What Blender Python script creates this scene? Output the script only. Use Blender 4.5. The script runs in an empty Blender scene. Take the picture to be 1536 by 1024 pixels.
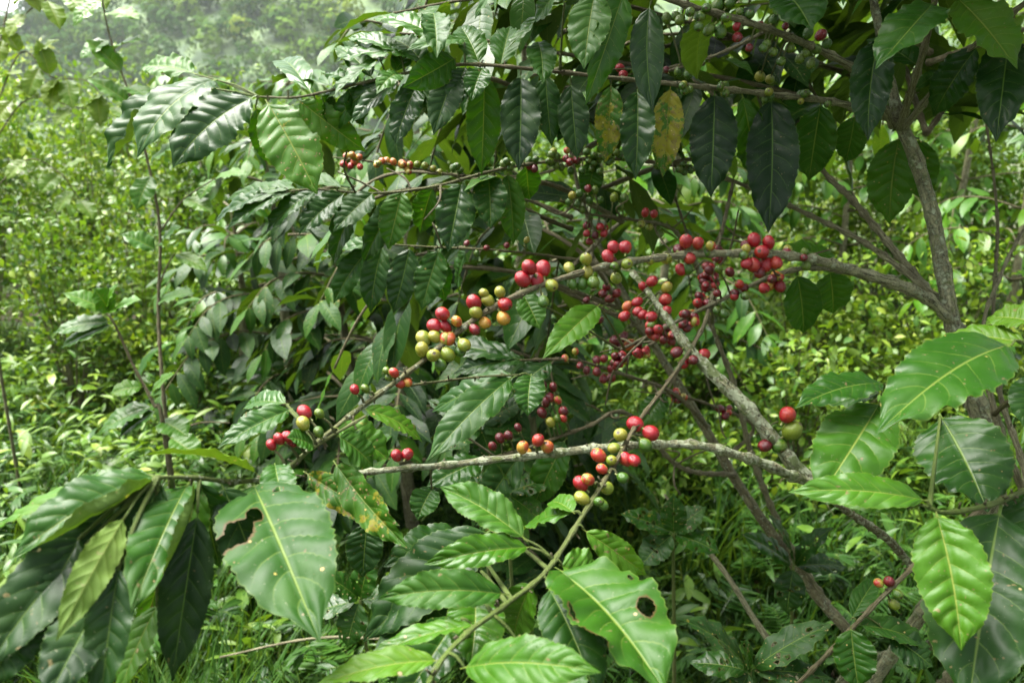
import bpy, math, random
import numpy as np
from mathutils import Vector, Matrix

random.seed(7)
RNG = np.random.default_rng(11)
SC = bpy.context.scene
COL = SC.collection
PI = math.pi

# ------------------------------------------------------------------ camera
CAM_Z = 1.45
PITCH = math.radians(14.0)
LENS = 28.0
FPX = 1536 * LENS / 36.0
cam_d = bpy.data.cameras.new('camera')
cam_d.lens = LENS
cam_d.sensor_width = 36.0
cam_d.clip_start = 0.05
cam_d.clip_end = 4000.0
cam_d.dof.use_dof = True
cam_d.dof.focus_distance = 0.86
cam_d.dof.aperture_fstop = 8.5
cam = bpy.data.objects.new('camera', cam_d)
COL.objects.link(cam)
cam.location = (0, 0, CAM_Z)
cam.rotation_euler = (PI / 2 - PITCH, 0, 0)
SC.camera = cam
CP, SP = math.cos(PITCH), math.sin(PITCH)
CAM = np.array([0.0, 0.0, CAM_Z])


def at(px, py, d):
    """the point d metres into the scene on the sight line through a place in the photograph"""
    cx = (px - 768.0) / FPX * d
    cy = (512.0 - py) / FPX * d
    return np.array([cx, d * CP + cy * SP, CAM_Z - d * SP + cy * CP])


def to_px(p):
    v = np.asarray(p, float) - CAM
    d = v[..., 1] * CP - v[..., 2] * SP
    cy = v[..., 1] * SP + v[..., 2] * CP
    return 768 + v[..., 0] / d * FPX, 512 - cy / d * FPX, d


def ground_z(x, y):
    x = np.asarray(x, float); y = np.asarray(y, float)
    z = 0.035 * np.sin(x * 2.1 + 0.7) * np.cos(y * 1.7) + 0.02 * np.sin(x * 5.3 + y * 4.1)
    bank = np.clip((y - 3.6) / 3.0, 0, 1) * np.clip((0.3 - x) / 2.0, 0, 1)
    z = z + 0.42 * bank * bank * (3 - 2 * bank)
    drop = np.clip((y - 9.0) / 40.0, 0, 1)
    return z - 9.0 * drop * drop * (3 - 2 * drop) + 0.03 * np.clip(x, 0, 3) * np.clip(y - 2, 0, 6)


# ------------------------------------------------------------------ node helpers
class NT:
    def __init__(self, tree):
        self.t = tree; tree.nodes.clear()

    def n(self, kind, **kw):
        nd = self.t.nodes.new(kind)
        for k, v in kw.items():
            setattr(nd, k, v)
        return nd

    def put(self, sock, v):
        if v is None:
            return
        if hasattr(v, 'is_output') or isinstance(v, bpy.types.NodeSocket):
            self.t.links.new(v, sock)
        else:
            sock.default_value = v

    def m(self, op, a, b=None, c=None, clamp=False):
        nd = self.n('ShaderNodeMath', operation=op, use_clamp=clamp)
        for i, v in enumerate((a, b, c)):
            self.put(nd.inputs[i], v)
        return nd.outputs[0]

    def step(self, v, lo, hi, a=0.0, b=1.0):
        nd = self.n('ShaderNodeMapRange', interpolation_type='SMOOTHSTEP')
        for k, q in zip(('Value', 'From Min', 'From Max', 'To Min', 'To Max'), (v, lo, hi, a, b)):
            self.put(nd.inputs[k], q)
        return nd.outputs[0]

    def mix(self, f, a, b, blend='MIX'):
        nd = self.n('ShaderNodeMix', data_type='RGBA', blend_type=blend)
        self.put(nd.inputs[0], f)
        self.put(nd.inputs[6], a if not isinstance(a, tuple) else (*a, 1)[:4])
        self.put(nd.inputs[7], b if not isinstance(b, tuple) else (*b, 1)[:4])
        return nd.outputs[2]

    def noise(self, vec, scale, detail=3.0, rough=0.55, dist=0.0):
        nd = self.n('ShaderNodeTexNoise')
        self.put(nd.inputs['Vector'], vec)
        nd.inputs['Scale'].default_value = scale
        nd.inputs['Detail'].default_value = detail
        nd.inputs['Roughness'].default_value = rough
        nd.inputs['Distortion'].default_value = dist
        return nd.outputs[0]

    def bump(self, h, strength, dist, normal=None):
        nd = self.n('ShaderNodeBump')
        nd.inputs['Strength'].default_value = strength
        nd.inputs['Distance'].default_value = dist
        self.put(nd.inputs['Height'], h)
        self.put(nd.inputs['Normal'], normal)
        return nd.outputs[0]


def new_mat(name):
    mt = bpy.data.materials.new(name)
    mt.use_nodes = True
    return mt, NT(mt.node_tree)


def leaf_material(name, holes=False, fine=True, veins=8.5, gloss=0.38, sheen=0.20,
                  ramp=None, trans=0.19, dim=0.60):
    """one coffee-leaf material: attribute 'tone' = (yellowness, blotches, random, distance to a hole)"""
    mt, N = new_mat(name)
    out = N.n('ShaderNodeOutputMaterial')
    uvn = N.n('ShaderNodeUVMap'); uvn.uv_map = 'UVMap'
    sep = N.n('ShaderNodeSeparateXYZ'); N.put(sep.inputs[0], uvn.outputs[0])
    at_ = N.n('ShaderNodeAttribute', attribute_name='tone')
    srgb = N.n('ShaderNodeSeparateColor'); N.put(srgb.inputs[0], at_.outputs['Color'])
    yel, blot, rnd = srgb.outputs[0], srgb.outputs[1], srgb.outputs[2]
    hole = at_.outputs['Alpha']
    x = N.m('MULTIPLY_ADD', sep.outputs[0], 2.0, -1.0)
    ax = N.m('ABSOLUTE', x)
    v = sep.outputs[1]
    geo = N.n('ShaderNodeNewGeometry')
    pos = N.n('ShaderNodeTexCoord').outputs['Object']
    mid = N.step(ax, 0.008, 0.042, 1.0, 0.0)
    stalk = N.step(v, 0.055, 0.085, 1.0, 0.0)
    midrib = N.m('MAXIMUM', mid, stalk)
    # per-leaf offset of the noise
    off = N.n('ShaderNodeVectorMath', operation='ADD')
    cmb = N.n('ShaderNodeCombineXYZ'); N.put(cmb.inputs[0], N.m('MULTIPLY', rnd, 37.0)); N.put(cmb.inputs[2], N.m('MULTIPLY', rnd, 91.0))
    N.put(off.inputs[0], pos); N.put(off.inputs[1], cmb.outputs[0])
    P = off.outputs[0]
    n1 = N.noise(P, 28.0, 3.0)
    if ramp is None:
        ramp = [(0.0, (0.008, 0.032, 0.007)), (0.25, (0.022, 0.090, 0.005)), (0.5, (0.064, 0.185, 0.007)),
                (0.75, (0.165, 0.245, 0.012)), (1.0, (0.340, 0.280, 0.016))]
    cr = N.n('ShaderNodeValToRGB')
    while len(cr.color_ramp.elements) < len(ramp):
        cr.color_ramp.elements.new(0.5)
    for e, (p, c) in zip(cr.color_ramp.elements, ramp):
        e.position = p; e.color = (*c, 1)
    N.put(cr.inputs[0], N.m('ADD', yel, N.m('MULTIPLY_ADD', n1, 0.24, -0.12)))
    col = cr.outputs[0]
    if fine:
        curve = N.m('MULTIPLY_ADD', N.m('MULTIPLY', ax, ax), 0.07, N.m('MULTIPLY', ax, 0.10))
        vw = N.m('ADD', v, N.m('MULTIPLY', N.m('SINE', N.m('MULTIPLY_ADD', v, 11.0, N.m('MULTIPLY', rnd, 20.0))), 0.024))
        vw = N.m('ADD', vw, N.m('MULTIPLY_ADD', N.noise(P, 26.0, 1.0), 0.05, -0.025))
        ph = N.m('MULTIPLY', N.m('SUBTRACT', vw, curve), veins)
        ph = N.m('ADD', ph, N.m('MULTIPLY', N.m('SIGN', x), 0.17))
        ph = N.m('ADD', ph, N.m('MULTIPLY', rnd, 3.0))
        d = N.m('ABSOLUTE', N.m('MULTIPLY_ADD', N.m('FRACT', ph), 2.0, -1.0))   # 1 at a vein
        vein = N.m('MULTIPLY', N.step(d, 0.90, 1.0), N.step(ax, 0.3, 1.0, 0.75, 0.05))
        rim = N.step(ax, 0.955, 0.99)
        vein = N.m('MULTIPLY', vein, 0.55)
        lite = N.m('MAXIMUM', N.m('MAXIMUM', vein, N.m('MULTIPLY', midrib, 0.85)), N.m('MULTIPLY', rim, 0.32))
        vcol = N.mix(yel, (0.10, 0.20, 0.035), (0.40, 0.42, 0.08))
        n2 = N.noise(P, 130.0, 2.0)
        # older leaves are a little dusty and paler between the veins
        col = N.mix(N.m('MULTIPLY', N.step(n1, 0.5, 0.75), 0.25), col, (0.065, 0.135, 0.030))
        col = N.mix(lite, col, vcol)
        # blotches: yellowing between the veins, brown specks
        b1 = N.noise(P, 42.0, 4.0, 0.7)
        bm = N.step(N.m('ADD', b1, N.m('MULTIPLY_ADD', blot, 0.34, -0.36)), 0.44, 0.50)
        bm = N.m('MULTIPLY', bm, N.step(blot, 0.02, 0.2))
        col = N.mix(N.m('MULTIPLY', bm, 0.8), col, (0.30, 0.265, 0.022))
        b2 = N.noise(P, 170.0, 2.0, 0.6)
        bs = N.step(N.m('ADD', b2, N.m('MULTIPLY', blot, 0.12)), 0.70, 0.74)
        bs = N.m('MAXIMUM', bs, N.m('MULTIPLY', N.step(N.m('ADD', b1, N.m('MULTIPLY', blot, 0.15)), 0.76, 0.80), 0.9))
        col = N.mix(N.m('MULTIPLY', bs, 0.75), col, N.mix(n2, (0.07, 0.035, 0.015), (0.33, 0.27, 0.13)))
        vo = N.n('ShaderNodeTexVoronoi'); N.put(vo.inputs['Vector'], P); vo.inputs['Scale'].default_value = 170.0
        vs_ = N.n('ShaderNodeSeparateColor'); N.put(vs_.inputs[0], vo.outputs['Color'])
        vr = N.m('ADD', N.m('MULTIPLY_ADD', vs_.outputs[1], 0.22, 0.02), N.m('MULTIPLY_ADD', n2, 0.3, -0.15))
        vd = N.m('SUBTRACT', vo.outputs['Distance'], vr)
        has = N.m('LESS_THAN', vs_.outputs[0], N.m('MULTIPLY_ADD', blot, 1.15, -0.06))
        col = N.mix(N.m('MULTIPLY', N.step(vd, 0.02, 0.10, 0.75, 0.0), has), col, (0.06, 0.045, 0.012))
        col = N.mix(N.m('MULTIPLY', N.step(vd, -0.03, 0.02, 0.9, 0.0), has), col, N.mix(vs_.outputs[2], (0.50, 0.44, 0.10), (0.42, 0.36, 0.22)))
        # specks of dust and dried sap
        b3 = N.noise(P, 520.0, 1.0, 0.5)
        col = N.mix(N.m('MULTIPLY', N.step(N.m('ADD', b3, N.m('MULTIPLY', n1, 0.10)), 0.79, 0.83), 0.6), col, (0.30, 0.31, 0.22))
        if holes:
            hd = N.m('ADD', hole, N.m('MULTIPLY_ADD', N.noise(P, 110.0, 4.0, 0.7), 0.44, -0.22))
            col = N.mix(N.step(hd, 0.03, 0.17, 0.9, 0.0), col, (0.11, 0.062, 0.022))
        pillow = N.m('SUBTRACT', 1.0, N.m('POWER', d, 3.0))
        h = N.m('MULTIPLY', pillow, N.step(ax, 0.0, 0.9, 0.8, 0.35))
        h = N.m('SUBTRACT', h, N.m('MULTIPLY', midrib, 0.7))
        h = N.m('ADD', h, N.m('MULTIPLY', n2, 0.16))
        nrm = N.bump(h, 0.34, 0.0016)
    else:
        lite = N.m('MULTIPLY', midrib, 0.5)
        col = N.mix(lite, col, (0.24, 0.34, 0.08))
        nrm = None
        n2 = n1
    back = geo.outputs['Backfacing']
    under = N.mix(0.55, col, (0.130, 0.195, 0.045))
    colf = N.mix(back, col, under)
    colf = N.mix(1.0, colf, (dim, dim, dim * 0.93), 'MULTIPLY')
    rough = N.m('ADD', N.m('ADD', N.m('MULTIPLY_ADD', n1, 0.42, gloss - 0.26), N.m('MULTIPLY', rnd, 0.20)), N.m('MULTIPLY', back, 0.22))
    pb = N.n('ShaderNodeBsdfPrincipled')
    N.put(pb.inputs['Base Color'], colf)
    N.put(pb.inputs['Roughness'], rough)
    pb.inputs['Specular IOR Level'].default_value = sheen
    N.put(pb.inputs['Normal'], nrm)
    tr = N.n('ShaderNodeBsdfTranslucent')
    tc = N.mix(1.0, colf, (1.6, 1.75, 0.40), 'MULTIPLY')
    N.put(tr.inputs['Color'], tc)
    N.put(tr.inputs['Normal'], nrm)
    ms = N.n('ShaderNodeMixShader')
    ms.inputs[0].default_value = trans
    N.put(ms.inputs[1], pb.outputs[0]); N.put(ms.inputs[2], tr.outputs[0])
    res = ms.outputs[0]
    if holes:
        tp = N.n('ShaderNodeBsdfTransparent')
        m2 = N.n('ShaderNodeMixShader')
        N.put(m2.inputs[0], N.m('LESS_THAN', hd, 0.02))
        N.put(m2.inputs[1], res); N.put(m2.inputs[2], tp.outputs[0])
        res = m2.outputs[0]
    N.put(out.inputs[0], res)
    return mt


def bark_material(name, fine=True):
    """attribute 'tone' = (age: green shoot -> brown -> grey, lichen, random, 1)"""
    mt, N = new_mat(name)
    out = N.n('ShaderNodeOutputMaterial')
    a = N.n('ShaderNodeAttribute', attribute_name='tone')
    s = N.n('ShaderNodeSeparateColor'); N.put(s.inputs[0], a.outputs['Color'])
    age, lich = s.outputs[0], s.outputs[1]
    pos = N.n('ShaderNodeTexCoord').outputs['Object']
    uvn = N.n('ShaderNodeUVMap'); uvn.uv_map = 'UVMap'
    n1 = N.noise(pos, 90.0, 4.0, 0.65)
    n2 = N.noise(pos, 420.0, 3.0, 0.65)
    n3 = N.noise(pos, 95.0, 5.0, 0.75)
    cr = N.n('ShaderNodeValToRGB')
    rp = [(0.0, (0.105, 0.170, 0.026)), (0.28, (0.095, 0.110, 0.030)), (0.5, (0.105, 0.074, 0.042)), (0.75, (0.200, 0.180, 0.112)), (1.0, (0.340, 0.325, 0.210))]
    while len(cr.color_ramp.elements) < len(rp):
        cr.color_ramp.elements.new(0.5)
    for e, (p, c) in zip(cr.color_ramp.elements, rp):
        e.position = p; e.color = (*c, 1)
    N.put(cr.inputs[0], N.m('ADD', age, N.m('MULTIPLY_ADD', n1, 0.4, -0.2)))
    col = N.mix(N.step(n2, 0.38, 0.66, 0.0, 0.5), cr.outputs[0], N.mix(age, (0.12, 0.14, 0.03), (0.045, 0.032, 0.02)))
    # long cracks
    mp = N.n('ShaderNodeMapping'); N.put(mp.inputs[0], uvn.outputs[0]); mp.inputs['Scale'].default_value = (15.0, 34.0, 1.0)
    n4 = N.noise(mp.outputs[0], 1.0, 4.0, 0.7, 0.6)
    col = N.mix(N.m('MULTIPLY', N.step(n4, 0.52, 0.60), N.m('MULTIPLY', age, 0.8)), col, (0.035, 0.030, 0.018))
    col = N.mix(N.m('MULTIPLY', N.step(n4, 0.45, 0.38), N.m('MULTIPLY', age, 0.65)), col, (0.42, 0.40, 0.27))
    lm = N.step(N.m('ADD', n3, N.m('MULTIPLY_ADD', lich, 0.42, -0.27)), 0.42, 0.50)
    col = N.mix(N.m('MULTIPLY', lm, N.step(lich, 0.0, 0.15)), col, N.mix(n2, (0.24, 0.27, 0.17), (0.50, 0.51, 0.40)))
    mm = N.step(N.m('ADD', n1, N.m('MULTIPLY_ADD', lich, 0.3, -0.22)), 0.46, 0.55)
    col = N.mix(N.m('MULTIPLY', mm, N.step(lich, 0.2, 0.6, 0.0, 0.8)), col, (0.10, 0.135, 0.03))
    col = N.mix(1.0, col, (0.92, 0.96, 0.86), 'MULTIPLY')
    pb = N.n('ShaderNodeBsdfPrincipled')
    N.put(pb.inputs['Base Color'], col)
    pb.inputs['Roughness'].default_value = 0.7
    pb.inputs['Specular IOR Level'].default_value = 0.3
    h = N.m('ADD', N.m('MULTIPLY', n4, 0.8), N.m('ADD', N.m('MULTIPLY', n2, 0.5), N.m('MULTIPLY', lm, 0.5)))
    N.put(pb.inputs['Normal'], N.bump(h, 1.0, 0.006))
    N.put(out.inputs[0], pb.outputs[0])
    return mt


def cherry_material(name, a, b, mixlo, mixhi):
    """b blushes over a from one side; both are the fruit's own skin colours. attribute 'own' = place on the fruit and a seed"""
    mt, N = new_mat(name)
    out = N.n('ShaderNodeOutputMaterial')
    at_ = N.n('ShaderNodeAttribute', attribute_name='own')
    loc = N.n('ShaderNodeVectorMath', operation='MULTIPLY_ADD')
    N.put(loc.inputs[0], at_.outputs['Color']); loc.inputs[1].default_value = (4, 4, 4); loc.inputs[2].default_value = (-2, -2, -2)
    oi = N.n('ShaderNodeObjectInfo')
    seed = N.m('FRACT', N.m('ADD', oi.outputs['Random'], at_.outputs['Alpha']))
    sp = N.n('ShaderNodeSeparateXYZ'); N.put(sp.inputs[0], loc.outputs[0])
    off = N.n('ShaderNodeVectorMath', operation='ADD')
    N.put(off.inputs[0], loc.outputs[0])
    cb = N.n('ShaderNodeCombineXYZ'); N.put(cb.inputs[1], N.m('MULTIPLY', seed, 50.0))
    N.put(off.inputs[1], cb.outputs[0])
    n1 = N.noise(off.outputs[0], 1.1, 3.0, 0.6)
    n2 = N.noise(off.outputs[0], 14.0, 2.0, 0.6)
    f = N.m('ADD', N.m('MULTIPLY', sp.outputs[0], 0.22), N.m('ADD', n1, N.m('MULTIPLY_ADD', seed, 0.3, -0.15)))
    col = N.mix(N.step(f, mixlo, mixhi), a, b)
    col = N.mix(N.step(n2, 0.62, 0.8, 0.0, 0.35), col, tuple(0.55 * q + 0.02 for q in b))
    col = N.mix(1.0, col, (0.78, 0.78, 0.78), 'MULTIPLY')
    # dry stalk below, dark navel at the free end
    z = sp.outputs[2]
    r = N.m('SQRT', N.m('ADD', N.m('POWER', sp.outputs[0], 2.0), N.m('POWER', sp.outputs[1], 2.0)))
    nav = N.m('MULTIPLY', N.step(z, 0.9, 0.96), N.step(r, 0.20, 0.30, 1.0, 0.0))
    col = N.mix(nav, col, (0.05, 0.035, 0.015))
    col = N.mix(N.step(z, -1.1, -1.04, 1.0, 0.0), col, (0.17, 0.19, 0.05))
    pb = N.n('ShaderNodeBsdfPrincipled')
    N.put(pb.inputs['Base Color'], col)
    N.put(pb.inputs['Roughness'], N.m('MULTIPLY_ADD', n1, 0.25, 0.16))
    pb.inputs['Specular IOR Level'].default_value = 0.5
    pb.inputs['Subsurface Weight'].default_value = 0.0
    N.put(pb.inputs['Normal'], N.bump(N.m('MULTIPLY', n2, 0.4), 0.25, 0.06))
    N.put(out.inputs[0], pb.outputs[0])
    return mt


# ------------------------------------------------------------------ meshes
def link_mesh(name, verts, faces_q, mat, parent=None, uv=None, tone=None, smooth=True, tris=None):
    me = bpy.data.meshes.new(name)
    verts = np.asarray(verts, np.float32)
    nq = 0 if faces_q is None else len(faces_q)
    nt = 0 if tris is None else len(tris)
    loops = []
    if nq: loops.append(np.asarray(faces_q, np.int32).ravel())
    if nt: loops.append(np.asarray(tris, np.int32).ravel())
    loops = np.concatenate(loops)
    starts = np.concatenate([np.arange(nq) * 4, nq * 4 + np.arange(nt) * 3]).astype(np.int32)
    me.vertices.add(len(verts)); me.vertices.foreach_set('co', verts.ravel())
    me.loops.add(len(loops)); me.loops.foreach_set('vertex_index', loops)
    me.polygons.add(nq + nt); me.polygons.foreach_set('loop_start', starts)
    if uv is not None:
        ul = me.uv_layers.new(name='UVMap')
        ul.data.foreach_set('uv', np.asarray(uv, np.float32)[loops].ravel())
    if tone is not None:
        ca = me.attributes.new('tone', 'FLOAT_COLOR', 'POINT')
        ca.data.foreach_set('color', np.asarray(tone, np.float32).ravel())
    me.update(calc_edges=True)
    if smooth:
        me.polygons.foreach_set('use_smooth', np.ones(nq + nt, bool))
    me.validate()
    if mat: me.materials.append(mat)
    o = bpy.data.objects.new(name, me)
    COL.objects.link(o)
    if parent is not None: o.parent = parent
    return o


class MB:
    """collects quads, uv and tone; build() links them as ONE mesh object"""
    def __init__(self):
        self.v, self.f, self.u, self.t, self.n = [], [], [], [], 0

    def add(self, v, f, u, t):
        self.v.append(v); self.f.append(np.asarray(f) + self.n); self.u.append(u); self.t.append(t)
        self.n += len(v)

    def build(self, name, mat, parent=None, off=(0, 0, 0), smooth=True):
        v = np.concatenate(self.v) - np.asarray(off)
        return link_mesh(name, v, np.concatenate(self.f), mat, parent, np.concatenate(self.u), np.concatenate(self.t), smooth)


def unit(a):
    a = np.asarray(a, float)
    return a / np.maximum(np.linalg.norm(a, axis=-1, keepdims=True), 1e-9)


def leaves(mb, base, tip, normal, width, bend=0.1, fold=0.2, wave=0.03, waves=3.0, quilt=0.0, twist=0.0,
           tone=(0.2, 0.0), nu=2, nv=6, side_bend=0.0, veins=8.5, curl=0.0, petiole=0.07, hole_list=None,
           profile='coffee', rnd=None, crisp=0.022, flap=0.0):
    """n leaves at once; base/tip/normal are (n,3), the rest scalars or (n,)"""
    base = np.atleast_2d(np.asarray(base, float)); tip = np.atleast_2d(np.asarray(tip, float)); normal = np.atleast_2d(np.asarray(normal, float))
    n = len(base)
    g = lambda q: np.broadcast_to(np.asarray(q, float), (n,)).reshape(n, 1)
    width, bend, fold, wave, waves, twist, side_bend, curl, crisp = map(g, (width, bend, fold, wave, waves, twist, side_bend, curl, crisp))
    ax = tip - base
    L = np.linalg.norm(ax, axis=1, keepdims=True)
    T0 = unit(ax)
    N0 = unit(normal - T0 * np.sum(normal * T0, 1, keepdims=True))
    S0 = np.cross(T0, N0)
    t = np.linspace(0, 1, nv + 1)
    if nv >= 20:
        t = np.concatenate([[0, 0.03], np.linspace(0.06, 0.94, nv - 4), [0.965, 0.985, 1.0]])
    nt = len(t)
    s = np.linspace(-1, 1, nu + 1)
    pf = petiole
    q = np.clip((t - pf) / (1 - pf), 0, 1)
    if profile == 'coffee':
        w = (q ** 0.62) * ((1 - q) ** 0.85)
        w = w / w.max() if w.max() > 0 else w
        tail = np.clip((q - 0.80) / 0.17, 0, 1)
        w = w * (1 - 0.45 * tail * tail * (3 - 2 * tail))
    elif profile == 'lance':
        w = (q ** 0.5) * ((1 - q) ** 0.9); w = w / w.max()
    else:
        w = (q ** 0.5) * ((1 - q) ** 0.5); w = w / w.max()
    w = np.maximum(w, np.where(t < 0.5, 0.03, 0.006))
    tt = t.reshape(1, nt, 1)
    C = (base + tip) * 0.5 + N0 * (bend * L) + S0 * (side_bend * L)
    b3, c3, e3 = base[:, None], C[:, None], tip[:, None]
    mid = (1 - tt) ** 2 * b3 + 2 * tt * (1 - tt) * c3 + tt ** 2 * e3
    tan = unit(2 * (1 - tt) * (c3 - b3) + 2 * tt * (e3 - c3))
    side = unit(S0[:, None] - tan * np.sum(S0[:, None] * tan, 2, keepdims=True))
    nor = np.cross(side, tan)
    if np.any(twist):
        a = (twist * (t.reshape(1, nt) - 0.3)).reshape(n, nt, 1)
        side, nor = side * np.cos(a) + nor * np.sin(a), nor * np.cos(a) - side * np.sin(a)
    sg = s.reshape(1, 1, nu + 1, 1)
    half = (w.reshape(1, nt, 1, 1) * width.reshape(n, 1, 1, 1) * 0.5)
    asg = np.abs(sg)
    if rnd is None:
        rnd = RNG.random(n)
    rnd = np.broadcast_to(np.asarray(rnd, float), (n,))
    ph = rnd.reshape(n, 1, 1, 1) * 6.28
    fo = fold.reshape(n, 1, 1, 1)
    up = asg * np.sin(fo) - curl.reshape(n, 1, 1, 1) * sg * sg
    wv = wave.reshape(n, 1, 1, 1) * sg * sg * np.sin(6.283 * waves.reshape(n, 1, 1, 1) * tt[..., None] + ph + (sg > 0) * 1.9)
    wv = wv + 0.45 * wave.reshape(n, 1, 1, 1) * sg * sg * np.sin(6.283 * 2.3 * waves.reshape(n, 1, 1, 1) * tt[..., None] + 2.7 * ph + (sg > 0) * 0.7)
    Z = half * up + wv * width.reshape(n, 1, 1, 1) * np.sqrt(w).reshape(1, nt, 1, 1)
    ux = sg * half * np.cos(fo)
    quilt = quilt * 0.72
    tv = tt[..., None] + 0.024 * np.sin(11 * tt[..., None] + 20 * rnd.reshape(n, 1, 1, 1))
    if quilt:
        d = np.abs(2 * ((veins * (tv - 0.10 * asg - 0.07 * asg ** 2) + np.sign(sg) * 0.17 + rnd.reshape(n, 1, 1, 1) * 3.0) % 1.0) - 1)
        fade = np.clip((t - 0.06) / 0.1, 0, 1) * np.clip((1 - t) / 0.15, 0, 1)
        Z = Z + quilt * (1 - d ** 2.5) * (np.sin(asg * PI * 0.93) ** 0.7) * fade.reshape(1, nt, 1, 1) * width.reshape(n, 1, 1, 1)
        Z = Z - quilt * 0.5 * np.exp(-(asg / 0.08) ** 2) * width.reshape(n, 1, 1, 1) * fade.reshape(1, nt, 1, 1)
        # the margin buckles up and down between the veins
        pm = 6.283 * (veins * (tv - 0.10 * asg - 0.07 * asg ** 2) + np.sign(sg) * 0.17 + rnd.reshape(n, 1, 1, 1) * 3.0)
        Z = Z + crisp.reshape(n, 1, 1, 1) * asg ** 5 * np.cos(pm) * fade.reshape(1, nt, 1, 1) * width.reshape(n, 1, 1, 1) * (0.6 + 0.4 * np.sin(5 * tt[..., None] + ph * 2))
        ux = ux * (1 - 0.028 * d ** 2 * asg * (0.5 + fade.reshape(1, nt, 1, 1) * 0.5)) * (1 + .035 * asg ** 3 * np.sin(2.3 * pm + ph) * fade.reshape(1, nt, 1, 1))
    if flap:        # one margin rolled over, showing the paler underside
        fs = np.clip(sg * np.sign(flap) - 0.56, 0, None)
        fa = abs(flap) * np.sin(PI * np.clip(tt[..., None] * 1.1 - .03, 0, 1)) ** .6
        k = half * fs
        th = fa * np.clip(fs / .22, 0, 1)
        ux = ux + np.sign(flap) * k * (np.cos(th) - 1)
        Z = Z + k * np.sin(th)
    V = mid[:, :, None] + side[:, :, None] * ux + nor[:, :, None] * Z
    uv = np.empty((n, nt, nu + 1, 2)); uv[..., 0] = (s * 0.5 + 0.5); uv[..., 1] = t.reshape(1, nt, 1)
    tn = np.ones((n, nt, nu + 1, 4))
    ye, bl = tone
    tn[..., 0] = np.broadcast_to(np.asarray(ye, float), (n,)).reshape(n, 1, 1)
    tn[..., 1] = np.broadcast_to(np.asarray(bl, float), (n,)).reshape(n, 1, 1)
    tn[..., 2] = rnd.reshape(n, 1, 1)
    if hole_list:
        dd = np.full((nt, nu + 1), 1.0)
        for (hu, hv, ru, rv) in hole_list:      # across -1..1, along 0..1, radii
            e = np.sqrt(((s.reshape(1, -1) - hu) / ru) ** 2 + ((t.reshape(-1, 1) - hv) / rv) ** 2) - 1
            dd = np.minimum(dd, np.clip(e * 0.6, -1, 1))
        tn[..., 3] = dd
    i = np.arange(nt - 1).reshape(-1, 1); j = np.arange(nu).reshape(1, -1)
    k = i * (nu + 1) + j
    f = np.stack([k, k + 1, k + nu + 2, k + nu + 1], -1).reshape(-1, 4)[:, ::1]
    F = (f[None] + (np.arange(n) * nt * (nu + 1)).reshape(n, 1, 1)).reshape(-1, 4)
    mb.add(V.reshape(-1, 3), F, uv.reshape(-1, 2), tn.reshape(-1, 4))


def smooth_path(pts, step):
    """Catmull-Rom through rows of any width; the first three columns are the position"""
    P = np.asarray(pts, float)
    P = np.vstack([2 * P[0] - P[1], P, 2 * P[-1] - P[-2]])
    out = []
    for k in range(1, len(P) - 2):
        a, b, c, d = P[k - 1:k + 3]
        m = max(2, int(np.linalg.norm(c[:3] - b[:3]) / step))
        t = (np.arange(m) / m).reshape(-1, 1)
        out.append(0.5 * (2 * b + (c - a) * t + (2 * a - 5 * b + 4 * c - d) * t ** 2 + (3 * b - a - 3 * c + d) * t ** 3))
    out.append(P[-2:-1])
    return np.vstack(out)


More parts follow.
